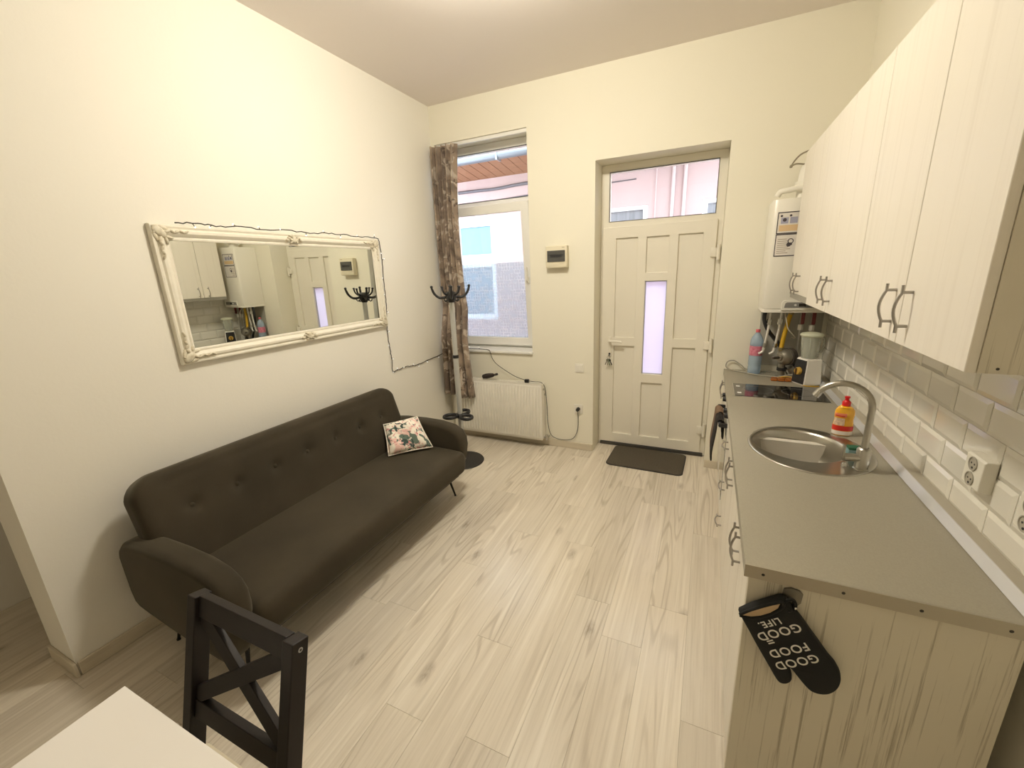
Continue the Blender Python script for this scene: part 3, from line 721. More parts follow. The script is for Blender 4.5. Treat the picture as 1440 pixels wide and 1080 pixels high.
# ---------------------------------------------------------------- boiler and its pipework
enamel = mat('boiler_enamel', (.82, .79, .70, 1), .3, coat=.2)
bo = thing('boiler', (3.04, 3.53, 1.36), 'white wall-hung gas boiler in the corner with safety stickers', 'boiler')
bm = B(); prism(bm, [(2.832, D - .004), (2.832, 3.43), (2.845, 3.405), (2.87, 3.395), (3.21, 3.395), (3.235, 3.405), (3.248, 3.43), (3.248, D - .004)], 'z', 1.385, 2.09, .004)
obj('casing', bm, enamel, bo, smooth=30)
bm = B(); prism(bm, [(2.836, D - .004), (2.836, 3.432), (2.849, 3.409), (2.872, 3.400), (3.208, 3.400), (3.231, 3.409), (3.244, 3.432), (3.244, D - .004)], 'z', 1.357, 1.3855, .003)
obj('lower_tray', bm, enamel, bo, smooth=30)
bm = B(); prism(bm, [(2.945, 1.375), (2.945, 1.425), (2.957, 1.442), (3.19, 1.442), (3.20, 1.43), (3.20, 1.375)], 'y', 3.388, 3.397, .002); cpn = obj('control_panel', bm, enamel, bo)
bm = B(); prism(bm, [(2.962, 1.392), (2.966, 1.42), (2.975, 1.428), (3.17, 1.428), (3.17, 1.392)], 'y', 3.3855, 3.3885); obj('display_field', bm, mat('panel_grey', (.23, .22, .20, 1), .4), cpn)
bm = B(); box(bm, 3.045, 3.085, 3.3845, 3.386, 1.40, 1.42); obj('display', bm, mat('display_dark', (.03, .025, .02, 1), .2), cpn)
bm = B(); cyl(bm, (3.025, 3.3858, 1.41), (3.025, 3.382, 1.41), .007, 14); obj('button', bm, mat('button_pale', (.75, .73, .68, 1), .3), cpn)
paper = mat('sticker_paper', (.78, .74, .68, 1), .5); ink = mat('sticker_ink', (.06, .05, .06, 1), .5)
lilac = mat('sticker_blue_grey', rgb(165, 165, 185), .5); peach = mat('sticker_peach', rgb(225, 195, 150), .5); lines_m = mat('sticker_text_grey', rgb(165, 150, 135), .5)
def sticker(z0, z1, lower):
    bm = B(); box(bm, 2.868, 3.06, 3.3935, 3.3952, z0, z1); st = obj('sticker', bm, paper, bo)
    bm = B(); holed(bm, 2.864, 3.064, z0 - .004, z1 + .004, [(2.869, 3.059, z0 + .002, z1 - .002)], 3.3928, 3.3945); obj('sticker_border', bm, ink, st)
    bm2 = B()
    if not lower:
        for a in (2.884, 2.935, 2.985): box(bm2, a, a + .042, 3.3930, 3.3936, z1 - .068, z1 - .03)
        obj('pictogram_field', bm2, lilac, st)
        bm3 = B(); box(bm3, 2.877, 3.05, 3.3930, 3.3936, z0 + .012, z0 + .05); obj('colour_field', bm3, peach, st)
        bm4 = B()
        for a in (2.886, 2.937): lathe(bm4, [(0, .0005), (.007, .0005), (.007, 0)], (a, 3.3932, z1 - .02), 14, axis='y')
        lathe(bm4, [(0, .0005), (.011, .0005), (.011, 0)], (2.905, 3.3926, z1 - .045), 14, axis='y'); obj('warning_dot', bm4, ink, st)
    else:
        for j in range(8): box(bm2, 2.878, 2.93 + .012 * (j % 3), 3.3930, 3.3936, z1 - .03 - j * .0125, z1 - .026 - j * .0125)
        obj('text_lines', bm2, lines_m, st)
        bm4 = B(); lathe(bm4, [(.012, .0005), (.017, .0005), (.017, 0), (.012, 0)], (2.952, 3.3932, z1 - .042), 18, axis='y'); lathe(bm4, [(0, .0005), (.013, .0005), (.013, 0)], (2.943, 3.3932, z1 - .064), 14, axis='y'); box(bm4, 2.945, 2.962, 3.3930, 3.3936, z1 - .068, z1 - .052); obj('warning_figure', bm4, ink, st)
sticker(1.878, 2.005, False); sticker(1.735, 1.868, True)
fl = thing('flue_pipe', (3.02, 3.53, 2.09), 'white flue elbow with thin wires on top of the boiler', 'pipe')
bm = B(); tube(bm, spline([(3.02, 3.53, 2.088), (3.02, 3.53, 2.20), (3.03, 3.55, 2.27), (3.07, 3.60, 2.31), (3.15, 3.676, 2.315)], 6), .052, 20); obj('elbow', bm, whitep, fl, smooth=True)
bm = B(); lathe(bm, [(.052, 0), (.066, 0), (.066, .05), (.052, .05)], (3.02, 3.53, 2.15), 24); obj('collar', bm, enamel, fl, smooth=40)
bm = B(); tube(bm, spline([(2.86, 3.50, 2.12), (2.875, 3.49, 2.145), (2.92, 3.48, 2.15), (2.98, 3.47, 2.155), (3.06, 3.46, 2.135)], 6), .018, 12); obj('air_hose', bm, enamel, fl, smooth=True)
bm = B(); tube(bm, spline([(3.06, 3.55, 2.40), (2.97, 3.55, 2.37), (2.925, 3.55, 2.31), (2.95, 3.54, 2.315), (3.0, 3.54, 2.305), (3.04, 3.55, 2.29)], 6), .005, 8); tube(bm, spline([(2.94, 3.50, 2.152), (3.0, 3.5, 2.175), (3.05, 3.5, 2.185), (3.06, 3.48, 2.21)], 5), .004, 8); obj('wire', bm, mat('wire_olive', (.30, .26, .18, 1), .5), fl, smooth=True)
bm = B(); box(bm, 2.915, 2.93, 3.53, 3.56, 2.296, 2.312, .003); obj('wire_clip', bm, MATS['wire_olive'], fl)

brass = mat('brass_dull', (.36, .30, .17, 1), .35, .9); galv = mat('metal_grey_cast', (.36, .34, .29, 1), .4, .8); redp = mat('valve_red', rgb(100, 22, 20), .4)
yel = mat('gas_yellow', rgb(190, 150, 20), .4); blk_rub = mat('rubber_black', (.02, .02, .02, 1), .6)
gp = thing('gas_pipe', (3.0, 3.5, 1.0), 'yellow gas pipe from the boiler down to the dark metal gas valve', 'pipe')
bm = B(); tube(bm, spline([(3.028, 3.52, 1.357), (3.018, 3.515, 1.30), (3.002, 3.505, 1.20), (2.992, 3.49, 1.12), (2.990, 3.48, 1.085)], 5), .0145, 12); obj('pipe', bm, yel, gp, smooth=True)
for z_, nm in ((1.345, 0), (1.09, 1)):
    bm = B(); cyl(bm, (3.027 if nm == 0 else 2.990, 3.52 if nm == 0 else 3.48, z_ - .012), (3.027 if nm == 0 else 2.990, 3.52 if nm == 0 else 3.48, z_ + .012), .019, 6); obj('pipe_nut', bm, brass, gp)
gv = thing('gas_valve', (3.0, 3.47, .99), 'round grey metal regulator with dark disc on the pipes beside the bottle', 'valve')
ax = Vector((-.80, -.60, 0)); c0 = Vector((3.035, 3.49, 1.035))
bm = B(); tube(bm, [c0 + ax * .005, c0 + ax * .012, c0 + ax * .042, c0 + ax * .062], [.050, .056, .054, .036], 20); tube(bm, [c0 + ax * .06, c0 + ax * .075], [.026, .024], 16); obj('housing', bm, galv, gv, smooth=40)
bm = B(); tube(bm, [c0 - ax * .035, c0 - ax * .030, c0 + ax * .004, c0 + ax * .007], [.052, .062, .062, .056], 22); obj('dark_disc', bm, mat('cast_dark', (.09, .075, .06, 1), .5, .4), gv, smooth=40)
bm = B(); tube(bm, [c0 + ax * .074, c0 + ax * .125], [.011, .010], 12); obj('spindle', bm, MATS['cast_dark'], gv, smooth=40)
bm = B(); cyl(bm, (2.992, 3.48, 1.09), (3.005, 3.482, 1.06), .017, 12); cyl(bm, (3.008, 3.50, .995), (3.012, 3.50, .8812), .022, 14); lathe(bm, [(.0, 0), (.036, 0), (.036, .010), (.024, .014), (0, .014)], (3.012, 3.50, .8802), 20); obj('standpipe', bm, galv, gv, smooth=40)
bm = B(); lathe(bm, [(.022, 0), (.032, .0), (.032, .022), (.022, .022)], (3.011, 3.50, .93), 16); obj('union_nut', bm, blk_rub, gv, smooth=40)
bm = B(); cyl(bm, (3.05, 3.50, .955), (3.085, 3.515, .90), .03, 16, .034); obj('filter_bowl', bm, mat('filter_steel', (.5, .48, .43, 1), .3, .9), gv, smooth=40)
def water_pipe(x, y, lab, red):
    p = thing('water_pipe', (x, y, .95), lab, 'pipe', None)
    if red:
        bm = B(); cyl(bm, (x, y, 1.357), (x, y, 1.24), .011, 12); cyl(bm, (x, y, 1.235), (x - .002, y, 1.05), .009, 10); obj('pipe', bm, galv, p, smooth=40)
        bm = B(); cyl(bm, (x, y, 1.262), (x, y, 1.225), .018, 8); obj('pipe_nut', bm, mat('nut_pale', (.62, .6, .54, 1), .35, .6), p)
        bm = B(); box(bm, x - .008, x + .014, y - .030, y - .012, 1.268, 1.352, .005); obj('valve_lever', bm, redp, p)
    else:
        bm = B(); tube(bm, spline([(x, y, 1.357), (x - .004, y, 1.25), (x - .012, y, 1.16), (x - .02, y, 1.09)], 4), .0085, 10); tube(bm, spline([(x - .02, y, 1.09), (x - .026, y - .002, 1.06), (x - .05, y - .004, 1.045)], 4), .0095, 10); obj('pipe', bm, mat('flex_white', (.72, .70, .64, 1), .35, .3), p, smooth=40)
        bm = B(); cyl(bm, (x - .002, y, 1.30), (x - .004, y, 1.262), .017, 8); obj('pipe_nut', bm, chrome, p); bm = B(); cyl(bm, (x - .016, y, 1.125), (x - .02, y, 1.095), .014, 8); obj('pipe_nut', bm, chrome, p)
    return p
water_pipe(2.905, 3.52, 'white flexible water pipe under the boiler nearest the bottle', False)
water_pipe(2.972, 3.52, 'white flexible water pipe under the boiler beside the yellow gas pipe', False)
water_pipe(3.095, 3.52, 'grey water pipe with short red valve lever beside the gas pipe', True)
water_pipe(3.155, 3.50, 'grey water pipe with red valve lever above the blender jug', True)
bm = B(); tube(bm, spline([(2.872, 3.53, 1.357), (2.868, 3.53, 1.30), (2.90, 3.55, 1.22), (2.96, 3.58, 1.14), (3.04, 3.60, 1.04), (3.10, 3.61, .96), (3.13, 3.61, .887)], 6), .0135, 12)
tag(obj('drain_hose', bm, blk_rub, smooth=True), 'black rubber hose slanting behind the white pipes under the boiler', 'hose')
bm = B(); tube(bm, spline([(2.985, 3.50, 1.357), (2.988, 3.44, 1.32), (3.005, 3.43, 1.25), (3.03, 3.44, 1.215), (3.06, 3.47, 1.18), (3.07, 3.55, 1.16), (3.07, 3.66, 1.15)], 6), .0032, 8)
tag(obj('thermostat_wire', bm, mat('wire_cream', (.6, .55, .42, 1), .5), smooth=True), 'thin cream wire looping below the boiler display', 'wire')
bm = B(); box(bm, 2.86, 3.25, 3.6695, D + .002, .93, 1.40); tag(obj('splash_board', bm, mat('board_grey', (.42, .40, .34, 1), .5)), 'grey splash board on the back wall behind the boiler pipes', 'board')

# ---------------------------------------------------------------- things on the far end of the worktop
bt = thing('water_bottle', (2.843, 3.575, .88), 'pale blue plastic water bottle with pink label and cap', 'bottle')
def pet_r(h):
    pts = [(0, .036), (.006, .043), (.05, .0445), (.06, .0425), (.07, .0445), (.135, .0440), (.14, .0425), (.215, .0425), (.22, .044), (.25, .043), (.275, .036), (.295, .024), (.31, .014), (.322, .0125)]
    for (h0, r0), (h1, r1) in zip(pts, pts[1:]):
        if h0 <= h <= h1: return r0 + (r1 - r0) * (h - h0) / (h1 - h0)
    return .0125
def bottle_mat():
    m = bpy.data.materials.new('bottle_blue_plastic'); m.use_nodes = True; nt = m.node_tree; N = nt.nodes; L = nt.links; b_ = N['Principled BSDF']
    b_.inputs['Base Color'].default_value = rgb(188, 206, 224); b_.inputs['Roughness'].default_value = .12; b_.inputs['Coat Weight'].default_value = .4
    t = N.new('ShaderNodeBsdfTransparent'); t.inputs[0].default_value = (.80, .90, .98, 1); mx = N.new('ShaderNodeMixShader'); mx.inputs[0].default_value = .48
    L.new(t.outputs[0], mx.inputs[1]); L.new(b_.outputs[0], mx.inputs[2]); L.new(mx.outputs[0], N['Material Output'].inputs[0]); return m
bm = B(); lathe(bm, [(0, .0)] + [(pet_r(h), h) for h in (0, .006, .03, .05, .06, .07, .10, .135, .14, .215, .22, .235, .25, .265, .275, .285, .295, .303, .31, .322)] + [(0, .322)], (2.843, 3.575, .8805), 28); obj('bottle_body', bm, bottle_mat(), bt, smooth=40)
bm = B(); lathe(bm, [(.0432, .142), (.0440, .145), (.0440, .211), (.0432, .214)], (2.843, 3.575, .8805), 28); obj('label', bm, mat('label_pink', rgb(214, 140, 158), .45, var=(55, .8, rgb(176, 70, 100))), bt, smooth=True)
bm = B(); lathe(bm, [(.0148, 0), (.0150, .018), (.013, .021), (0, .021)], (2.843, 3.575, 1.196), 20); obj('cap', bm, mat('cap_pink', rgb(205, 95, 105), .4), bt, smooth=40)
# blender
bl = thing('blender', (3.135, 3.335, .88), 'white blender with black front, yellow dial and a lidded glass jug', 'blender')
ang = math.radians(29); fv = Vector((-math.cos(ang), -math.sin(ang), 0)); sv = Vector((math.sin(ang), -math.cos(ang), 0)); c0 = Vector((3.135, 3.335, 0))
def loc(f_, s_, z): return c0 + fv * f_ + sv * s_ + Vector((0, 0, z))
bm = B(); A = [loc(*q, .8815) for q in ((.062, -.058), (.062, .058), (-.065, .062), (-.065, -.062))]; C_ = [loc(*q, 1.062) for q in ((.050, -.050), (.050, .050), (-.055, .052), (-.055, -.052))]
va = [bm.verts.new(p) for p in A]; vc = [bm.verts.new(p) for p in C_]
fs = [bm.faces.new(va[::-1]), bm.faces.new(vc)] + [bm.faces.new((va[i], va[(i + 1) % 4], vc[(i + 1) % 4], vc[i])) for i in range(4)]
bmesh.ops.bevel(bm, geom=list({e for f_ in fs for e in f_.edges}), offset=.007, segments=3, affect='EDGES'); obj('base', bm, mat('blender_white', (.85, .82, .76, 1), .3), bl, smooth=40)
bm = B(); q4 = [loc(.0625, -.052, .893), loc(.0625, .052, .893), loc(.0520, .046, 1.052), loc(.0520, -.046, 1.052)]
va = [bm.verts.new(p + fv * .0015) for p in q4]; vc = [bm.verts.new(p - fv * .004) for p in q4]
bm.faces.new(va); bm.faces.new(vc[::-1]); [bm.faces.new((va[i], va[(i + 1) % 4], vc[(i + 1) % 4], vc[i])) for i in range(4)]; fp = obj('front_panel', bm, blackp, bl)
bm = B(); p0 = loc(.0575, .0, .975); tube(bm, [p0, p0 + fv * .012, p0 + fv * .020], [.027, .026, .022], 22); obj('dial', bm, mat('dial_yellow', rgb(205, 165, 75), .4), fp, smooth=40)
bm = B(); p1 = p0 + fv * .020; obox(bm, p1 + fv * .004, fv * .005, sv * .004, (0, 0, .021)); obj('dial_grip', bm, mat('dial_dark', rgb(90, 60, 20), .5), fp)
jg = mat('jug_glass', (.70, .72, .62, 1), .06, alpha=.36, spec=.8)
bm = B(); lathe(bm, [(0, .0), (.044, .0), (.047, .01), (.058, .135), (.061, .150), (.058, .150), (.054, .135), (.043, .014), (0, .010)], (3.133, 3.333, 1.063), 28); ju = obj('jug', bm, jg, bl, smooth=40)
for k in range(6):
    a = 2 * math.pi * k / 6 + .3
    bm = B(); tube(bm, [(3.133 + .046 * math.cos(a), 3.333 + .046 * math.sin(a), 1.078), (3.133 + .058 * math.cos(a), 3.333 + .058 * math.sin(a), 1.20)], .0035, 8); obj('jug_rib', bm, jg, ju, smooth=True)
bm = B(); lathe(bm, [(0, .024), (.03, .024), (.060, .017), (.066, .010), (.066, .003), (.058, -.006), (0, -.006)], (3.133, 3.333, 1.212), 28); obj('lid', bm, mat('lid_pale_green', (.62, .63, .48, 1), .4), bl, smooth=40)
bm = B(); hv = -fv; hb0 = Vector((3.133, 3.333, 0)); tube(bm, spline([hb0 + hv * .056 + Vector((0, 0, 1.195)), hb0 + hv * .088 + Vector((0, 0, 1.195)), hb0 + hv * .095 + Vector((0, 0, 1.15)), hb0 + hv * .082 + Vector((0, 0, 1.10)), hb0 + hv * .049 + Vector((0, 0, 1.09))], 5), .008, 10); obj('jug_handle', bm, jg, bl, smooth=True)
bm = B(); cyl(bm, (3.133, 3.333, 1.072), (3.133, 3.333, 1.10), .006, 10)
for k in range(4):
    a = k * math.pi / 2 + .4; obox(bm, (3.133 + .014 * math.cos(a), 3.333 + .014 * math.sin(a), 1.098), (.014 * math.cos(a), .014 * math.sin(a), .004), (-.004 * math.sin(a), .004 * math.cos(a), 0), (0, 0, .0008))
obj('blade', bm, chrome, bl)
# amber trivet
tv = thing('trivet', (3.02, 3.395, .88), 'amber brown trivet of linked round pieces lying before the blender', 'trivet')
amb = mat('amber_brown', rgb(170, 96, 30), .2, spec=.6, coat=.5, var=(60, .5, rgb(110, 55, 15)))
for i in range(4):
    for j in range(2):
        bm = B(); rbox(bm, (2.953 + i * .043 + (.008 if j else 0), 3.37 + j * .042, .8885), (.0205, .019, .008), .008, (2, 2, 1)); obj('piece', bm, amb, tv, smooth=True)
bm = B()
for i in range(4): cyl(bm, (2.953 + i * .043, 3.37, .8875), (2.961 + i * .043, 3.412, .8875), .004, 8)
for j in range(2): cyl(bm, (2.953 + .008 * j, 3.37 + j * .042, .8875), (3.082 + .008 * j, 3.37 + j * .042, .8875), .004, 8)
obj('link', bm, amb, tv, smooth=True)
grey_c = mat('cable_grey', (.34, .32, .26, 1), .5)
bm = B(); tube(bm, spline([(3.105, 3.372, .915), (3.065, 3.425, .918), (2.99, 3.445, .893), (2.93, 3.47, .887), (2.86, 3.50, .887), (2.77, 3.56, .887), (2.69, 3.62, .889), (2.655, 3.645, .905), (2.665, 3.655, .945), (2.71, 3.655, .955), (2.76, 3.64, .925), (2.80, 3.635, .895), (2.88, 3.64, .887), (2.96, 3.62, .888)], 7), .0042, 8)
tag(obj('appliance_cable', bm, grey_c, smooth=True), 'grey appliance cable looping round the bottle on the worktop', 'cable')
bm = B(); tube(bm, spline([(3.06, 3.45, .887), (3.00, 3.455, .886), (2.985, 3.44, .886), (3.02, 3.425, .902), (3.07, 3.405, .902), (3.10, 3.36, .89), (3.115, 3.262, .886), (3.16, 3.250, .886), (3.198, 3.262, .886)], 7), .004, 8)
tag(obj('yellow_cable', bm, mat('cable_yellow', rgb(196, 158, 50), .5), smooth=True), 'yellowish cable running in front of the blender foot', 'cable')

# ---------------------------------------------------------------- oven mitt on its hook
hk = thing('wall_hook', (2.76, 1.18, .80), 'grey metal adhesive hook on the cabinet end panel', 'hook')
bm = B(); prism(bm, [(2.738, .795), (2.742, .824), (2.758, .831), (2.778, .828), (2.787, .818), (2.785, .790), (2.776, .776), (2.752, .778)], 'y', 1.1785, 1.1862, .002); obj('plate', bm, mat('hook_grey', (.22, .20, .165, 1), .35, .6), hk, smooth=40)
bm = B(); tube(bm, spline([(2.766, 1.180, .797), (2.767, 1.165, .791), (2.768, 1.157, .786), (2.769, 1.154, .794)], 4), .004, 8); obj('prong', bm, chrome, hk, smooth=True)
mt_ = thing('oven_mitt', (2.78, 1.16, .66), 'black oven mitt with white hand-drawn lettering hanging upside down', 'mitt')
out = [(2.637, .729), (2.664, .757), (2.705, .791), (2.733, .811), (2.752, .806), (2.766, .785), (2.790, .757), (2.812, .727), (2.837, .694), (2.862, .660), (2.882, .637), (2.893, .612), (2.895, .588), (2.890, .563), (2.876, .541), (2.856, .530), (2.834, .531), (2.814, .548), (2.795, .570), (2.777, .590), (2.785, .568), (2.788, .552), (2.783, .537), (2.771, .527), (2.757, .528), (2.743, .546), (2.723, .580), (2.702, .615), (2.682, .649), (2.663, .683), (2.649, .706)]
def mitt_shell(bm, pts, y0, y1, puff):
    # rings shrink towards both faces: a padded, sewn outline
    from mathutils.geometry import tessellate_polygon
    n_ = len(pts); cx = sum(p[0] for p in pts) / n_; cz = sum(p[1] for p in pts) / n_
    def inset(d):
        o_ = []
        for i in range(n_):
            a, b_, c = Vector(pts[i - 1]), Vector(pts[i]), Vector(pts[(i + 1) % n_])
            t = (c - a).normalized(); nn = Vector((t.y, -t.x)); o_.append(b_ + nn * d)
        return o_
    sgn = 1 if sum(pts[i - 1][0] * pts[i][1] - pts[i][0] * pts[i - 1][1] for i in range(n_)) < 0 else -1
    rings = []
    for d, y in ((.006, y1), (.002, y1 - .002), (0, (y0 + y1) / 2), (.002, y0 + .003), (.006, y0)):
        rings.append([bm.verts.new((p.x, y, p.y)) for p in inset(d * sgn)])
    for a, b_ in zip(rings, rings[1:]):
        for k in range(n_): bm.faces.new((a[k], a[(k + 1) % n_], b_[(k + 1) % n_], b_[k]))
    for rg in (rings[0], rings[-1]):
        for t in tessellate_polygon([[v.co for v in rg]]):
            try: bm.faces.new([rg[i] for i in t])
            except ValueError: pass
    return bm
mitt_m = mat('mitt_black_cotton', (.010, .010, .010, 1), .9, bump=(500, .15)); white_ink = mat('print_white', (.75, .73, .68, 1), .8)
out = [(p.x, p.y) for p in spline([(a_, b_, 0) for a_, b_ in out + out[:1]], 3)[:-1]]
bm = B(); mitt_shell(bm, out, 1.150, 1.178, 0); mb = obj('mitt_body', bm, mitt_m, mt_, smooth=50)
bm = B(); q = [(2.643, .727), (2.668, .750), (2.705, .779), (2.731, .795), (2.728, .781), (2.712, .760), (2.690, .742), (2.668, .731)]
prism(bm, q, 'y', 1.1485, 1.152); obj('lining', bm, mat('mitt_lining', rgb(190, 165, 130), .9), mt_)
bm = B(); tube(bm, spline([(p[0], 1.149, p[1]) for p in ((2.640, .727), (2.666, .753), (2.705, .784), (2.735, .803), (2.738, .786), (2.716, .758), (2.692, .738), (2.667, .725), (2.640, .724))], 4), .0042, 8); obj('cuff_binding', bm, mitt_m, mt_, smooth=True)
bm = B(); tube(bm, spline([(2.742, 1.155, .800), (2.752, 1.153, .815), (2.762, 1.156, .812), (2.768, 1.157, .797), (2.764, 1.155, .782), (2.752, 1.152, .778)], 5), .0045, 8); obj('hanging_loop', bm, mitt_m, mt_, smooth=True)
rt = Vector((-.79, 0, -.615)); upv = Vector((.615, 0, -.79))
for t_, sz, p in (('GOOD', .035, (2.789, .620)), ('FOOD', .035, (2.767, .652)), ('=', .034, (2.722, .664)), ('GOOD', .036, (2.738, .703)), ('LIFE.', .028, (2.714, .725))):
    textpart('lettering', t_, sz, (p[0], 1.1497, p[1]), rt, upv, white_ink, mt_)

# ---------------------------------------------------------------- mirror
frame_m = mat('frame_antique_cream', (.80, .76, .65, 1), .45, var=(30, .25, (.66, .60, .47, 1)))
orn_m = mat('frame_ornament', (.74, .69, .56, 1), .5, var=(45, .8, (.46, .39, .27, 1)))
mr = thing('mirror', (.0, 1.985, 1.303), 'wide wall mirror in an ornate antique cream frame above the sofa', 'mirror')
MY0, MY1, MZ0, MZ1 = 1.198, 2.772, 1.303, 2.003
prof = [(0, .003), (0, .024), (.004, .030), (.012, .032), (.018, .027), (.022, .026), (.030, .034), (.042, .036), (.052, .030), (.060, .021), (.068, .024), (.074, .022), (.078, .018)]
bm = B(); loops = []
for w, h in prof: loops.append([bm.verts.new((h, y, z)) for y, z in ((MY0 + w, MZ0 + w), (MY1 - w, MZ0 + w), (MY1 - w, MZ1 - w), (MY0 + w, MZ1 - w))])
for a, b_ in zip(loops, loops[1:]):
    for k in range(4): bm.faces.new((a[k], a[(k + 1) % 4], b_[(k + 1) % 4], b_[k]))
obj('frame', bm, frame_m, mr, smooth=35)
bm = B(); ZA, ZB = MZ0 + .066, MZ1 - .066; prism(bm, [(.004, ZA), (.0110, ZA), (.0110 + (ZB - ZA) * math.tan(math.radians(.5)), ZB), (.004, ZB)], 'y', MY0 + .066, MY1 - .066); obj('mirror_glass', bm, mat('mirror_silver', (.80, .82, .77, 1), .0, 1.), mr)
def blob(bm, c, ax_, n=8, m_=6):
    c = Vector(c); u, v, w = map(Vector, ax_); rows_ = []
    for i in range(1, m_):
        th = math.pi * i / m_; rows_.append([bm.verts.new(c + u * (math.sin(th) * math.cos(2 * math.pi * k / n)) + v * (math.sin(th) * math.sin(2 * math.pi * k / n)) + w * math.cos(th)) for k in range(n)])
    t_, b_ = bm.verts.new(c + w), bm.verts.new(c - w)
    for k in range(n):
        bm.faces.new((t_, rows_[0][k], rows_[0][(k + 1) % n])); bm.faces.new((b_, rows_[-1][(k + 1) % n], rows_[-1][k]))
        for i in range(len(rows_) - 1): bm.faces.new((rows_[i][k], rows_[i + 1][k], rows_[i + 1][(k + 1) % n], rows_[i][(k + 1) % n]))
def leafblob(bm, y, z, dy, dz, l, w, h=.034, t=.009):
    d = Vector((0, dy, dz)).normalized(); s = Vector((0, -d.z, d.y)); blob(bm, (h, y, z), (d * l, s * w, Vector((t, 0, 0))))
for cy, cz, sy, sz in ((MY0, MZ0, 1, 1), (MY1, MZ0, -1, 1), (MY1, MZ1, -1, -1), (MY0, MZ1, 1, -1)):
    bm = B()
    leafblob(bm, cy + sy * .036, cz + sz * .036, sy, sz, .038, .022, .034, .011)
    for k in range(5):
        t = .022 + .021 * k; s_ = .013 - .0012 * k
        leafblob(bm, cy + sy * (.05 + t), cz + sz * .034, sy, sz * (.5 if k % 2 else -.5), .017, s_ * .7, .035)
        leafblob(bm, cy + sy * .034, cz + sz * (.05 + t), sy * (.5 if k % 2 else -.5), sz, .017, s_ * .7, .035)
    leafblob(bm, cy + sy * .018, cz + sz * .06, sy * .3, sz, .026, .010, .030); leafblob(bm, cy + sy * .06, cz + sz * .018, sy, sz * .3, .026, .010, .030)
    leafblob(bm, cy + sy * .075, cz + sz * .062, sy, sz * .2, .022, .008, .028); leafblob(bm, cy + sy * .062, cz + sz * .075, sy * .2, sz, .022, .008, .028)
    for k in range(3): leafblob(bm, cy + sy * (.012 + .012 * k), cz + sz * (.04 - .012 * k), sy, -sz, .008, .005, .032)
    obj('corner_ornament', bm, orn_m, mr, smooth=True)
for cy, cz in ((1.985, MZ0 + .038), (1.985, MZ1 - .038)):
    bm = B(); leafblob(bm, cy, cz, 0, 1, .026, .014, .038, .009)
    for s_ in (-1, 1):
        for k in range(3): leafblob(bm, cy + s_ * (.018 + .016 * k), cz + .006 * (1 if k % 2 else -1), s_, .6 - .4 * k, .018 - .002 * k, .009, .036)
        leafblob(bm, cy + s_ * .02, cz - .018, s_, -.5, .015, .006, .034); leafblob(bm, cy + s_ * .02, cz + .018, s_, .5, .015, .006, .034)
    obj('centre_ornament', bm, orn_m, mr, smooth=True)
# ---------------------------------------------------------------- fairy lights round the mirror
fl_ = thing('fairy_lights', (.02, 2.8, .9), 'dark string of fairy lights draped over the mirror and along to the window', 'fairy lights')
pts = [(.030, 1.317, 2.012), (.030, 1.42, 2.018), (.030, 1.512, 2.012), (.032, 1.65, 2.016), (.032, 1.80, 2.012), (.030, 1.947, 2.017), (.030, 2.12, 2.012), (.030, 2.28, 2.020), (.028, 2.413, 2.018), (.026, 2.60, 2.014), (.022, 2.760, 2.012), (.016, 2.795, 1.99), (.010, 2.812, 1.90), (.008, 2.815, 1.82), (.008, 2.806, 1.66), (.008, 2.807, 1.53), (.008, 2.792, 1.40), (.008, 2.776, 1.232), (.008, 2.786, 1.10), (.008, 2.790, 1.0), (.008, 2.789, .902), (.008, 2.86, .898), (.008, 2.975, .902), (.008, 3.08, .886), (.008, 3.166, .888), (.008, 3.33, .897), (.008, 3.504, .905), (.02, 3.63, .93), (.10, 3.655, .957), (.20, 3.662, .957), (.30, 3.665, .957), (.42, 3.662, .957), (.50, 3.648, .957), (.535, 3.630, .945), (.56, 3.63, .87), (.62, 3.64, .80), (.80, 3.64, .70), (.94, 3.60, .68)]
path = spline(pts, 5); rj = random.Random(3)
path = [p + Vector((0, rj.uniform(-.004, .004), rj.uniform(-.004, .004))) if p.y < 3.6 else p for p in path]
bm = B(); tube(bm, path, .0032, 6); obj('cable', bm, mat('cable_dark_brown', rgb(42, 34, 26), .6), fl_, smooth=True)
led = mat('led_white', (1, .97, .90, 1), .3, emit=2.5)
for i in range(4, len(path) - 30, 5):
    p = path[i]; a = rj.uniform(0, 6.28)
    dv = Vector((.25, math.cos(a), math.sin(a))) if p.y < 3.6 else Vector((0, -.4, .8)); dv.normalize()
    bm = B(); cyl(bm, p, p + dv * .018, .0022, 6); st_ = obj('lamp_holder', bm, MATS['cable_dark_brown'], fl_)
    bm = B(); blob(bm, p + dv * .020, ((.0035, 0, 0), (0, .0035, 0), (0, 0, .0035)), 8, 5); obj('bulb', bm, led, st_, smooth=True)

# ---------------------------------------------------------------- sofa
so = thing('sofa', (.5, 1.635, 0), 'dark taupe velvet sofa with buttoned backrest and rounded arms', 'sofa')
btn = [.969 + .2215 * k for k in range(7)]
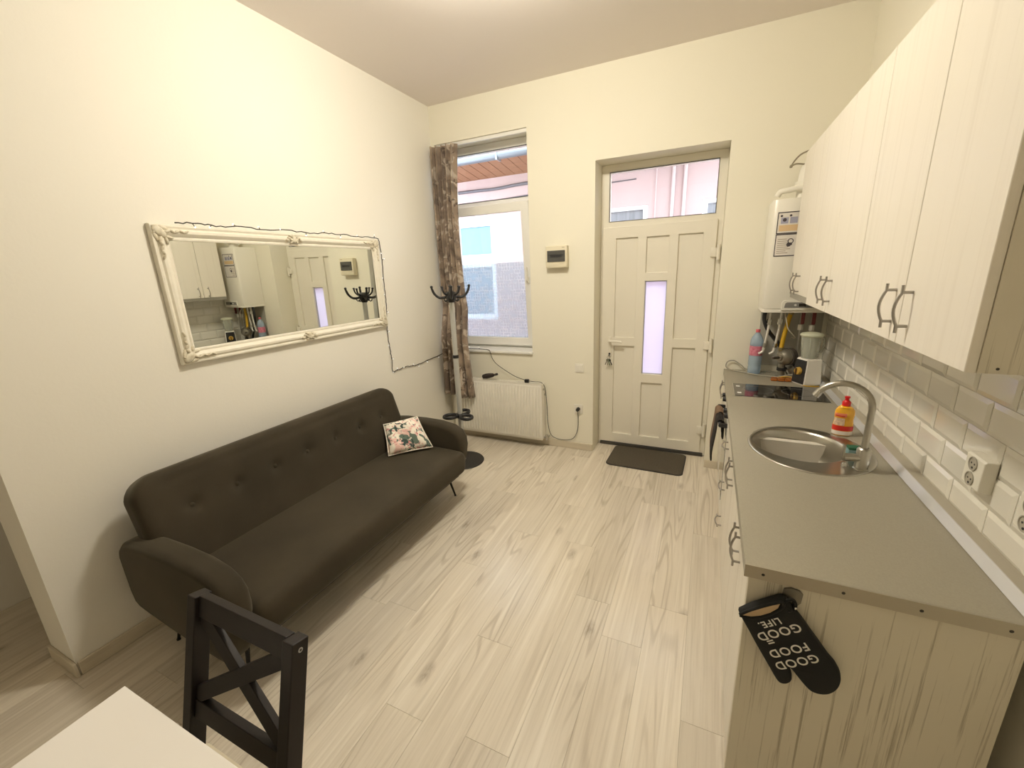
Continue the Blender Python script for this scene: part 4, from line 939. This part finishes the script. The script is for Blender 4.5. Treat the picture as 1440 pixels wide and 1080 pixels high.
# backrest: leaning cushion, local y along sofa, z up, x thickness
HB = (.075, .87, .285); cb = Vector((.245, 1.635, .585)); lean = math.radians(17)
def back_fn(p):
    x, y, z = p
    # rounded upper corners seen from the front
    if z > 0:
        e = abs(y) - (HB[1] - .12)
        if e > 0: z -= (e / .12) ** 2 * .06 * (z / HB[2])
    if x > 0:
        dz_ = z - (.655 - cb.z) / math.cos(lean)
        for b_ in btn:
            d = math.hypot((y + cb.y - b_) * 1.0, dz_)
            x -= .020 * math.exp(-(d / .032) ** 2) + .006 * math.exp(-(d / .09) ** 2)
        x -= .006 * math.exp(-((z - .23) / .02) ** 2) * (.5 if abs(y) > .75 else 1)
    xr = x * math.cos(lean) - z * math.sin(lean); zr = x * math.sin(lean) + z * math.cos(lean)
    return (xr, y, zr)
bm = B(); rbox(bm, cb, HB, .05, (4, 110, 28), back_fn); bk = obj('backrest', bm, velvet, so, smooth=True)
for b_ in btn:
    z_ = (.655 - cb.z) / math.cos(lean); p = Vector(back_fn((HB[0], b_ - cb.y, z_))) + cb
    nrm = Vector((math.cos(lean), 0, math.sin(lean))); u_ = Vector((0, 1, 0)); w_ = nrm.cross(u_)
    bm = B(); blob(bm, p + nrm * .002, (u_ * .0125, w_ * .0125, nrm * .006), 14, 6); obj('button', bm, velvet, bk, smooth=True)
def seat_fn(p):
    x, y, z = p
    if z > 0: z += .006 * math.cos(y * 1.7) - .010 * max(0, x / .3) ** 3
    if z < 0: x *= (1 - .04 * (-z / .09))
    return (x, y, z)
bm = B(); rbox(bm, (.612, 1.635, .335), (.315, .826, .095), .055, (12, 40, 3), seat_fn); obj('seat', bm, velvet, so, smooth=True)
bm = B(); box(bm, .20, .86, .84, 2.43, .21, .27, .01); obj('under_frame', bm, mat('sofa_lining_black', (.02, .018, .015, 1), .9), so)
armp = [(.075, .500), (.090, .540), (.130, .575), (.200, .597), (.340, .612), (.52, .617), (.68, .612), (.79, .592), (.855, .555), (.885, .505), (.890, .44), (.872, .34), (.835, .235), (.805, .185), (.765, .160), (.60, .165), (.40, .185), (.22, .208), (.14, .222), (.098, .25), (.082, .32)]
for y0, y1 in ((.712, .824), (2.446, 2.558)):
    bm = B(); prism(bm, armp, 'y', y0, y1); o = obj('arm', bm, velvet, so, smooth=True)
    md = o.modifiers.new('round', 'BEVEL'); md.width = .034; md.segments = 5; md.limit_method = 'ANGLE'; md.angle_limit = math.radians(60)
    o.data.set_sharp_from_angle(angle=math.radians(180))
blkm = mat('leg_black_metal', (.015, .014, .013, 1), .4, .6)
for x0, y0, x1, y1 in ((.735, 2.43, .772, 2.478), (.735, .84, .765, .79), (.25, 2.43, .215, 2.478), (.25, .84, .215, .79)):
    bm = B(); cyl(bm, (x0, y0, .235), (x1, y1, .004), .012, 12, .0065); tube(bm, [(x1, y1, .006), (x1, y1, 0)], .009, 10); box(bm, x0 - .03, x0 + .03, y0 - .03, y0 + .03, .205, .214); obj('leg', bm, blkm, so, smooth=40)
# ---------------------------------------------------------------- scatter cushion
def floral():
    m = bpy.data.materials.new('floral_print'); m.use_nodes = True; nt = m.node_tree; N = nt.nodes; L = nt.links; b_ = N['Principled BSDF']; b_.inputs['Roughness'].default_value = .85
    tc = N.new('ShaderNodeTexCoord'); cur = None
    def layer(scale, lo, hi, col, seed, base=None, kind='noise', dist=1.5):
        nonlocal cur
        mp = N.new('ShaderNodeMapping'); mp.inputs['Location'].default_value = (seed, seed * 1.7, seed * .3); L.new(tc.outputs['Object'], mp.inputs[0])
        if kind == 'noise':
            n_ = N.new('ShaderNodeTexNoise'); n_.inputs['Scale'].default_value = scale; n_.inputs['Detail'].default_value = 2; n_.inputs['Distortion'].default_value = dist; s_ = n_.outputs[0]
        else:
            n_ = N.new('ShaderNodeTexVoronoi'); n_.inputs['Scale'].default_value = scale; s_ = n_.outputs['Distance']
        L.new(mp.outputs[0], n_.inputs['Vector'])
        r_ = N.new('ShaderNodeMapRange'); r_.inputs[1].default_value = lo; r_.inputs[2].default_value = hi; L.new(s_, r_.inputs[0])
        x = N.new('ShaderNodeMix'); x.data_type = 'RGBA'; L.new(r_.outputs[0], x.inputs[0]); x.inputs[7].default_value = col
        if cur is None: x.inputs[6].default_value = base
        else: L.new(cur, x.inputs[6])
        cur = x.outputs[2]
    layer(9, .53, .60, rgb(230, 192, 182), 3, rgb(240, 232, 218)); layer(20, .58, .66, rgb(205, 130, 130), 11); layer(12, .555, .585, rgb(96, 112, 100), 23); layer(17, .60, .64, rgb(52, 70, 66), 31); layer(24, .67, .72, rgb(165, 70, 90), 47)
    L.new(cur, b_.inputs['Base Color']); return m
pl = thing('cushion', (.48, 2.30, .44), 'white scatter cushion with pink and green flower print', 'cushion')
P00, P10, P11, P01 = Vector((.455, 2.135, .445)), Vector((.675, 2.375, .450)), Vector((.500, 2.445, .650)), Vector((.325, 2.26, .628))
bm = B(); nn_ = ((P10 - P00).cross(P01 - P00)).normalized()
if nn_.y > 0: nn_ = -nn_
gr = {}
G = 22
for s_ in (1, -1):
    for i in range(G + 1):
        for j in range(G + 1):
            u_, v_ = i / G, j / G
            if s_ == -1 and (i in (0, G) or j in (0, G)): gr[(s_, i, j)] = gr[(1, i, j)]; continue
            pu, pv = u_ * 2 - 1, v_ * 2 - 1
            pin = .055
            uu = .5 + .5 * pu * (1 - pin * (1 - pv * pv) * abs(pu)); vv = .5 + .5 * pv * (1 - pin * (1 - pu * pu) * abs(pv))
            p = P00.lerp(P10, uu).lerp(P01.lerp(P11, uu), vv)
            th = .055 * (max(0, (1 - pu ** 4) * (1 - pv ** 4))) ** .6
            p = p + nn_ * (th * s_ if s_ > 0 else -th * .55) + nn_ * .012 * math.sin(7 * u_ + 5 * v_) * (1 - pu * pu)
            gr[(s_, i, j)] = bm.verts.new(p)
for s_ in (1, -1):
    for i in range(G):
        for j in range(G):
            q = [gr[(s_, i, j)], gr[(s_, i + 1, j)], gr[(s_, i + 1, j + 1)], gr[(s_, i, j + 1)]]
            bm.faces.new(q if s_ > 0 else q[::-1])
obj('cover', bm, floral(), pl, smooth=True)
bm = B(); bd = [P00.lerp(P10, t / 8) for t in range(8)] + [P10.lerp(P11, t / 8) for t in range(8)] + [P11.lerp(P01, t / 8) for t in range(8)] + [P01.lerp(P00, t / 8) for t in range(8)]
ct = (P00 + P10 + P11 + P01) / 4
bd = [ct + (p - ct) * (1 - .055 * (1 - abs(((i % 8) / 4) - 1) ** 2) * .8) for i, p in enumerate(bd)]
tube(bm, bd, .0045, 6, closed=True); obj('piping', bm, mat('piping_white', rgb(236, 228, 214), .8), pl, smooth=True)

# ---------------------------------------------------------------- coat stand
cs = thing('coat_stand', (.50, 3.055, 0), 'grey metal coat stand with black hooks and round black base', 'coat stand')
cx_, cy_ = .500, 3.055
bm = B(); lathe(bm, [(0, 0), (.190, 0), (.193, .006), (.188, .013), (.05, .020), (.03, .022), (0, .022)], (cx_, cy_, .0), 48); obj('base', bm, mat('base_black', (.022, .02, .018, 1), .5), cs, smooth=40)
pole = mat('pole_grey', (.52, .52, .49, 1), .38, .35)
bm = B(); cyl(bm, (cx_, cy_, .02), (cx_, cy_, 1.0), .0235, 20); cyl(bm, (cx_, cy_, 1.0), (cx_, cy_, 1.50), .0215, 20); obj('pole', bm, pole, cs, smooth=40)
bm = B(); lathe(bm, [(.0215, -.014), (.027, -.014), (.027, .012), (.0215, .014)], (cx_, cy_, 1.005), 20); obj('joint_ring', bm, blackp, cs, smooth=40)
bm = B(); lathe(bm, [(.0, -.02), (.026, -.02), (.036, .0), (.047, .018), (.047, .050), (.038, .066), (.02, .072), (0, .073)], (cx_, cy_, 1.495), 24); hub = obj('hub', bm, blackp, cs, smooth=40)
for k in range(4):
    a = math.radians(35 + 90 * k); c_, s_ = math.cos(a), math.sin(a)
    bm = B(); P = lambda d, z: (cx_ + c_ * d, cy_ + s_ * d, z)
    tube(bm, spline([P(.035, 1.525), P(.07, 1.516), P(.105, 1.522), P(.136, 1.550), P(.153, 1.588), P(.157, 1.608)], 5), [.0115] * 10 + [.0105] * 10 + [.0095] * 6, 10); blob(bm, P(.157, 1.609), ((.0125, 0, 0), (0, .0125, 0), (0, 0, .011)), 10, 6); obj('hook', bm, blackp, cs, smooth=True)
    a2 = a + math.radians(45); c2, s2 = math.cos(a2), math.sin(a2); P2 = lambda d, z: (cx_ + c2 * d, cy_ + s2 * d, z)
    bm = B(); tube(bm, spline([P2(.035, 1.54), P2(.065, 1.545), P2(.092, 1.57), P2(.10, 1.60)], 5), .0075, 8); blob(bm, P2(.101, 1.604), ((.012, 0, 0), (0, .012, 0), (0, 0, .007)), 10, 6)
    tube(bm, spline([P2(.040, 1.505), P2(.062, 1.488), P2(.078, 1.492), P2(.084, 1.505)], 4), .005, 8); obj('small_hook', bm, blackp, cs, smooth=True)
bm = B()
for a0 in (-20, 100, 220):
    a = math.radians(a0); c_, s_ = math.cos(a), math.sin(a); cc = Vector((cx_ + c_ * .088, cy_ + s_ * .088, .455))
    tube(bm, [cc + Vector((c_ * .062 * math.cos(t) - s_ * .05 * math.sin(t), s_ * .062 * math.cos(t) + c_ * .05 * math.sin(t), 0)) for t in [2 * math.pi * k / 24 for k in range(24)]], .0125, 8, closed=True, flat=1.3)
lathe(bm, [(.0225, -.022), (.032, -.022), (.032, .022), (.0225, .022)], (cx_, cy_, .455), 18); obj('umbrella_ring', bm, blackp, cs, smooth=True)

# ---------------------------------------------------------------- curtain
def curt_mat():
    m = bpy.data.materials.new('curtain_brown_print'); m.use_nodes = True; nt = m.node_tree; N = nt.nodes; L = nt.links; b_ = N['Principled BSDF']
    b_.inputs['Roughness'].default_value = .6; b_.inputs['Sheen Weight'].default_value = .3
    tc = N.new('ShaderNodeTexCoord'); cur = None
    for sc_, lo, hi, col, seed, base in ((6, .4, .62, rgb(150, 132, 114), 1, rgb(108, 92, 78)), (13, .56, .64, rgb(182, 168, 152), 9, None), (20, .60, .68, rgb(84, 68, 56), 21, None)):
        mp = N.new('ShaderNodeMapping'); mp.inputs['Location'].default_value = (seed, seed, seed); mp.inputs['Scale'].default_value = (1.1, .6, .8); L.new(tc.outputs['Object'], mp.inputs[0])
        n_ = N.new('ShaderNodeTexNoise'); n_.inputs['Scale'].default_value = sc_; n_.inputs['Distortion'].default_value = 1; L.new(mp.outputs[0], n_.inputs['Vector'])
        r_ = N.new('ShaderNodeMapRange'); r_.inputs[1].default_value = lo; r_.inputs[2].default_value = hi; L.new(n_.outputs[0], r_.inputs[0])
        x = N.new('ShaderNodeMix'); x.data_type = 'RGBA'; L.new(r_.outputs[0], x.inputs[0]); x.inputs[7].default_value = col
        if cur is None: x.inputs[6].default_value = base
        else: L.new(cur, x.inputs[6])
        cur = x.outputs[2]
    L.new(cur, b_.inputs['Base Color']); return m
cu = thing('curtain', (.18, 3.6, .5), 'brown patterned curtain drawn aside in the corner by the window', 'curtain')
bm = B(); NU, NV = 120, 40; g_ = []
for j in range(NV + 1):
    v = j / NV; z = 2.845 + (.490 - 2.845) * v
    xl = .035 + .02 * math.sin(v * 3) - .02 * v; xr = .315 - .035 * math.sin(math.pi * min(1, v * 1.6)) + .075 * max(0, v - .55) / .45
    zz = z
    row = []
    for i in range(NU + 1):
        u = i / NU; ph = 2 * math.pi * 5.2 * u + .8 * math.sin(3 * v + u * 4)
        amp = .038 + .010 * math.sin(9 * u + 2 * v)
        x = xl + (xr - xl) * u + .010 * math.sin(ph * 2 + v * 2) ; y = 3.600 - .02 * v + amp * math.sin(ph) + .02 * math.sin(2 * v + 5 * u) * v
        if v > .62:  # in front of sill and radiator
            y -= .075 * min(1, (v - .62) / .12)
        row.append(bm.verts.new((x, y, zz + .015 * math.sin(5 * u) * v)))
    g_.append(row)
for a, b_ in zip(g_, g_[1:]):
    for i in range(NU): bm.faces.new((a[i], a[i + 1], b_[i + 1], b_[i]))
o = obj('fabric', bm, curt_mat(), cu, smooth=True); s = o.modifiers.new('thickness', 'SOLIDIFY'); s.thickness = .002
bm = B(); box(bm, .005, .977, 3.695, 3.715, 2.858, 2.887, .002); obj('rail', bm, pvc_w, cu)
for i in range(7):
    bm = B(); tube(bm, [(.05 + .04 * i, 3.702, 2.862), (.05 + .04 * i, 3.66, 2.855), (.05 + .04 * i, 3.615, 2.838)], .003, 6); obj('glider', bm, whitep, cu)

# ---------------------------------------------------------------- radiator
ra = thing('radiator', (.6, 3.6, .08), 'white ribbed panel radiator under the window', 'radiator')
rad_m = mat('radiator_enamel', (.82, .79, .71, 1), .4)
RX0, RX1, RZ0, RZ1 = .105, 1.105, .085, .655
bm = B(); n_r = 30; px_ = (RX1 - RX0 - .04) / n_r; sec = [(RX0, 3.575), (RX0 + .004, 3.566), (RX0 + .02, 3.566)]
for k in range(n_r):
    x = RX0 + .02 + k * px_; sec += [(x + px_ * .18, 3.566), (x + px_ * .30, 3.5545), (x + px_ * .70, 3.5545), (x + px_ * .82, 3.566)]
sec += [(RX1 - .02, 3.566), (RX1 - .004, 3.566), (RX1, 3.575)]
zs = [(RZ0, 0), (RZ0 + .03, 0), (RZ0 + .05, 1), (RZ1 - .05, 1), (RZ1 - .03, 0), (RZ1, 0)]
rows_ = [[bm.verts.new((x, y if (f or y > 3.56) else 3.566, z)) for x, y in sec] for z, f in zs]
for a, b_ in zip(rows_, rows_[1:]):
    for i in range(len(sec) - 1): bm.faces.new((a[i], a[i + 1], b_[i + 1], b_[i]))
o = obj('front_panel', bm, rad_m, ra, smooth=30); s = o.modifiers.new('sheet', 'SOLIDIFY'); s.thickness = .003; s.offset = 1
bm = B(); box(bm, RX0 + .003, RX1 - .003, 3.63, 3.642, RZ0, RZ1, .004); obj('rear_panel', bm, rad_m, ra)
for x0, x1 in ((RX0 - .001, RX0 + .006), (RX1 - .006, RX1 + .001)):
    bm = B(); box(bm, x0, x1, 3.564, 3.644, RZ0 + .01, RZ1 + .002, .002, 1); obj('side_cover', bm, rad_m, ra)
bm = B(); box(bm, RX0, RX1, 3.563, 3.572, RZ1 - .004, RZ1 + .003); box(bm, RX0, RX1, 3.634, 3.644, RZ1 - .004, RZ1 + .003)
for k in range(44): box(bm, RX0 + .006 + k * .0225, RX0 + .018 + k * .0225, 3.571, 3.635, RZ1 - .003, RZ1 + .001)
obj('top_grille', bm, rad_m, ra)
for x in (.3, .9):
    bm = B(); box(bm, x - .015, x + .015, 3.641, D, .2, .56); obj('bracket', bm, rad_m, ra)
bm = B(); tube(bm, spline([(1.10, 3.605, .105), (1.125, 3.605, .105), (1.135, 3.607, .102), (1.138, 3.625, .10), (1.138, D, .10)], 4), .009, 10); cyl(bm, (1.135, 3.605, .085), (1.135, 3.605, .135), .015, 14); obj('valve', bm, chrome, ra, smooth=40)
bm = B(); cyl(bm, (1.118, 3.605, .55), (1.130, 3.605, .55), .010, 10); cyl(bm, (1.104, 3.605, .60), (1.113, 3.605, .60), .011, 12); obj('vent_plug', bm, chrome, ra)
# dark folded umbrella on the radiator
um = thing('folded_umbrella', (.55, 3.6, .66), 'small dark folded umbrella lying on top of the radiator', 'umbrella')
bm = B(); a_, b_ = Vector((.45, 3.60, .684)), Vector((.585, 3.595, .712)); tube(bm, [a_.lerp(b_, t) for t in (0, .05, .3, .6, .9, 1)], [.010, .02, .026, .025, .02, .012], 12); obj('fabric', bm, mat('umbrella_dark', rgb(48, 40, 36), .8), um, smooth=True)
bm = B(); tube(bm, [b_, b_.lerp(Vector((.62, 3.594, .722)), .7), (.625, 3.593, .724)], [.009, .012, .012], 10); obj('grip', bm, blackp, um, smooth=40)
ad = thing('power_adapter', (.94, 3.6, .66), 'small black power adapter of the fairy lights on the radiator', 'adapter')
bm = B(); box(bm, .920, .962, 3.585, 3.615, .6585, .690, .004); obj('case', bm, blackp, ad)
bm = B(); tube(bm, spline([(.962, 3.60, .675), (1.02, 3.605, .67), (1.09, 3.61, .665), (1.118, 3.63, .60), (1.124, 3.655, .421), (1.13, 3.66, .236), (1.165, 3.66, .113), (1.271, 3.658, .082), (1.381, 3.66, .105), (1.431, 3.66, .201), (1.438, 3.658, .33), (1.437, 3.646, .385), (1.437, 3.642, .405)], 6), .003, 6); obj('lead', bm, blackp, ad, smooth=True)
bm = B(); cyl(bm, (1.437, 3.668, .415), (1.437, 3.632, .415), .019, 16, .015); obj('plug', bm, blackp, ad, smooth=40)

# ---------------------------------------------------------------- fittings on the back wall
fb = thing('fuse_box', (1.25, D, 1.724), 'cream plastic fuse box with dark window on the back wall', 'fuse box')
bm = B(); box(bm, 1.153, 1.350, D - .062, D, 1.722, 1.910, .008, 3); obj('case', bm, mat('fuse_cream', (.72, .66, .50, 1), .4), fb, smooth=40)
bm = B(); box(bm, 1.170, 1.333, D - .069, D - .058, 1.775, 1.870, .004); dd = obj('door', bm, mat('fuse_smoke', (.075, .075, .07, 1), .15, coat=.3), fb)
bm = B()
for k in range(6): box(bm, 1.200 + k * .018, 1.214 + k * .018, D - .0705, D - .068, 1.812, 1.828)
box(bm, 1.196, 1.312, D - .0697, D - .068, 1.822, 1.836); obj('breaker', bm, mat('breaker_dark', (.02, .02, .022, 1), .4), dd)
bm = B(); box(bm, 1.305, 1.328, D - .0625, D - .060, 1.890, 1.895); obj('print_mark', bm, mat('print_olive', (.35, .30, .2, 1), .6), fb)
sw = thing('light_switch', (1.446, D, .775), 'white double light switch on the wall beside the door', 'switch')
bm = B(); box(bm, 1.405, 1.487, D - .009, D, .775, .857, .003); obj('plate', bm, whitep, sw)
for x0, x1 in ((1.417, 1.4453), (1.4467, 1.475)):
    bm = B(); box(bm, x0, x1, D - .0135, D - .008, .788, .845, .002); obj('rocker', bm, whitep, sw)
ws_ = thing('wall_socket', (1.437, D, .37), 'white single wall socket with black plug near the floor', 'socket')
bm = B(); box(bm, 1.396, 1.478, D - .009, D, .367, .460, .003); obj('plate', bm, whitep, ws_)
bm = B(); lathe(bm, [(.024, .0), (.024, .004), (.0205, .004), (.0195, .0005), (0, .0005)], (1.437, D - .009, .415), 24, axis='y'); obj('receptacle', bm, whitep, ws_, smooth=40)
# keys hanging in the door lock
ky = thing('key_bunch', (1.679, 3.85, .83), 'bunch of keys hanging from the lock of the entrance door', 'keys')
kmet = mat('key_metal', (.28, .27, .22, 1), .35, .9)
bm = B(); cyl(bm, (1.679, 3.8735, .918), (1.679, 3.845, .918), .0025, 8); blob(bm, (1.679, 3.838, .915), ((.003, 0, 0), (0, .010, 0), (0, 0, .011)), 12, 6); obj('lock_key', bm, kmet, ky, smooth=True)
bm = B(); tube(bm, [(1.679 + .013 * math.sin(t), 3.838, .895 + .015 * math.cos(t)) for t in [2 * math.pi * k / 20 for k in range(20)]], .0015, 6, closed=True); obj('key_ring', bm, kmet, ky, smooth=True)
for dx, dz, m_ in ((-.026, -.058, kmet), (-.008, -.068, kmet), (.008, -.064, mat('key_green', (.10, .16, .10, 1), .4)), (.024, -.054, mat('key_black', (.03, .025, .02, 1), .5))):
    bm = B(); a_ = Vector((1.679 + dx * .25, 3.838, .880)); e_ = a_ + Vector((dx, .004, dz)); d_ = (e_ - a_).normalized(); s_ = Vector((d_.z, 0, -d_.x))
    blob(bm, a_ + d_ * .012, (s_ * .011, Vector((0, .0025, 0)), d_ * .013), 12, 6); obox(bm, a_ + d_ * .040, s_ * .0042, (0, .0012, 0), d_ * .022); obj('key', bm, m_, ky, smooth=40)

# ---------------------------------------------------------------- door mat
def rrect(cx, cy, hx, hy, r, rot, n=8):
    o_ = []
    for qx, qy, a0 in ((1, 1, 0), (-1, 1, 90), (-1, -1, 180), (1, -1, 270)):
        for k in range(n + 1):
            a = math.radians(a0 + 90 * k / n); x, y = qx * (hx - r) + r * math.cos(a), qy * (hy - r) + r * math.sin(a)
            o_.append((cx + x * math.cos(rot) - y * math.sin(rot), cy + x * math.sin(rot) + y * math.cos(rot)))
    return o_
dm = thing('door_mat', (2.075, 3.655, 0), 'dark grey rounded door mat before the entrance door', 'mat')
bm = B(); prism(bm, rrect(2.080, 3.648, .325, .222, .05, math.radians(-1.5)), 'z', 0, .006); obj('rubber_backing', bm, mat('mat_rubber', (.03, .029, .026, 1), .8), dm)
bm = B(); prism(bm, rrect(2.080, 3.648, .318, .215, .045, math.radians(-1.5)), 'z', .0055, .0095, .0015); obj('pile', bm, mat('mat_pile', rgb(88, 80, 66), .95, var=(90, .7, rgb(70, 63, 52)), bump=(500, .6)), dm)

# ---------------------------------------------------------------- dining table and chair
tb_ = thing('dining_table', (1.75, -.15, 0), 'white rectangular dining table top with plain square corner', 'table')
tw = mat('table_white', (.90, .87, .83, 1), .35)
bm = B(); box(bm, 1.245, 2.35, -.55, .308, .728, .750, .002); obj('table_top', bm, tw, tb_)
bm = B(); holed(bm, 1.285, 2.31, -.51, .268, [(1.305, 2.29, -.49, .248)], .655, .728, 'z'); obj('apron', bm, tw, tb_)
for x in (1.285, 2.25):
    for y in (-.51, .208):
        bm = B(); box(bm, x, x + .06, y, y + .06, 0, .728, .003); obj('leg', bm, tw, tb_)
ch = thing('dining_chair', (1.46, .25, 0), 'black-brown wooden chair with crossed back pushed under the white table', 'chair')
k_ = (.475 - .38) / (.9 - .53)
def cpt(x, z, d=0): return Vector((x, .475 + (z - .9) * k_ + d, z))
nb = Vector((0, 1, -k_)).normalized(); ub = Vector((0, k_, 1)).normalized()
XL, XR = 1.268, 1.648
for x in (XL, XR):
    bm = B(); c = cpt(x + .018, .665, .018); obox(bm, c, (.018, 0, 0), nb * .022, ub * .232, .0025); obox(bm, (x + .018, .408, .225), (.018, 0, 0), (0, .017, .002), (0, -.028, .232), .0025); obj('back_post', bm, wood_blk, ch)
    bm = B(); lathe(bm, [(0, .001), (.004, .001), (.006, -.0005)], (0, 0, 0), 12, axis='x')
    bm.free()
bm = B(); obox(bm, cpt((XL + XR) / 2 + .018, .864, .018), ((XR - XL) / 2 - .017, 0, 0), nb * .012, ub * .029, .002); obj('top_rail', bm, wood_blk, ch)
bm = B(); obox(bm, cpt((XL + XR) / 2 + .018, .590, .018), ((XR - XL) / 2 - .017, 0, 0), nb * .012, ub * .026, .002); obj('lower_rail', bm, wood_blk, ch)
za, zb_ = .622, .842; xa, xb = XL + .034, XR + .002
for s_ in (0, 1):
    p, q = (cpt(xa, za if s_ == 0 else zb_, .018 + .002 * s_), cpt(xb, zb_ if s_ == 0 else za, .018 + .002 * s_)); d_ = (q - p).normalized()
    bm = B(); obox(bm, (p + q) / 2, d_ * ((q - p).length / 2 + .006), nb * (.010 - .0015 * s_), nb.cross(d_) * .021, .0015); obj('cross_brace', bm, wood_blk, ch)
bm = B(); c_ = cpt(XR + .0362, .868, .018); cyl(bm, c_ - Vector((.001, 0, 0)), c_ + Vector((.0008, 0, 0)), .006, 14); scr = obj('bolt_cap', bm, mat('bolt_steel', (.5, .5, .5, 1), .3, .9), ch)
bm = B(); cyl(bm, c_ + Vector((.0005, 0, 0)), c_ + Vector((.0012, 0, 0)), .003, 10); obj('bolt_socket', bm, blackp, scr)
bm = B(); rbox(bm, (1.476, .215, .455), (.168, .190, .020), .012, (4, 4, 1)); obj('seat', bm, mat('seat_cream', rgb(205, 195, 172), .7), ch, smooth=True)
bm = B(); holed(bm, 1.276, 1.676, .03, .385, [(1.296, 1.656, .05, .365)], .385, .436, 'z'); obj('seat_frame', bm, wood_blk, ch)
for x in (XL + .008, XR - .008):
    bm = B(); box(bm, x, x + .036, .032, .068, 0, .436, .0025); obj('front_leg', bm, wood_blk, ch)

# ---------------------------------------------------------------- ceiling lamp
lp = thing('ceiling_lamp', (1.5, 1.9, H), 'round flush ceiling lamp with a warm white glass dome', 'lamp')
bm = B(); lathe(bm, [(0, 0), (.10, 0), (.102, -.012), (.095, -.026), (0, -.026)], (1.5, 1.9, H), 40); obj('mount', bm, whitep, lp, smooth=40)
bm = B(); lathe(bm, [(.09, -.022), (.13, -.035), (.168, -.062), (.182, -.095), (.172, -.128), (.14, -.152), (.08, -.168), (0, -.172)], (1.5, 1.9, H), 40); obj('glass_dome', bm, mat('lamp_warm_glow', (1.0, .935, .79, 1), .4, emit=LAMP_STRENGTH), lp, smooth=True)
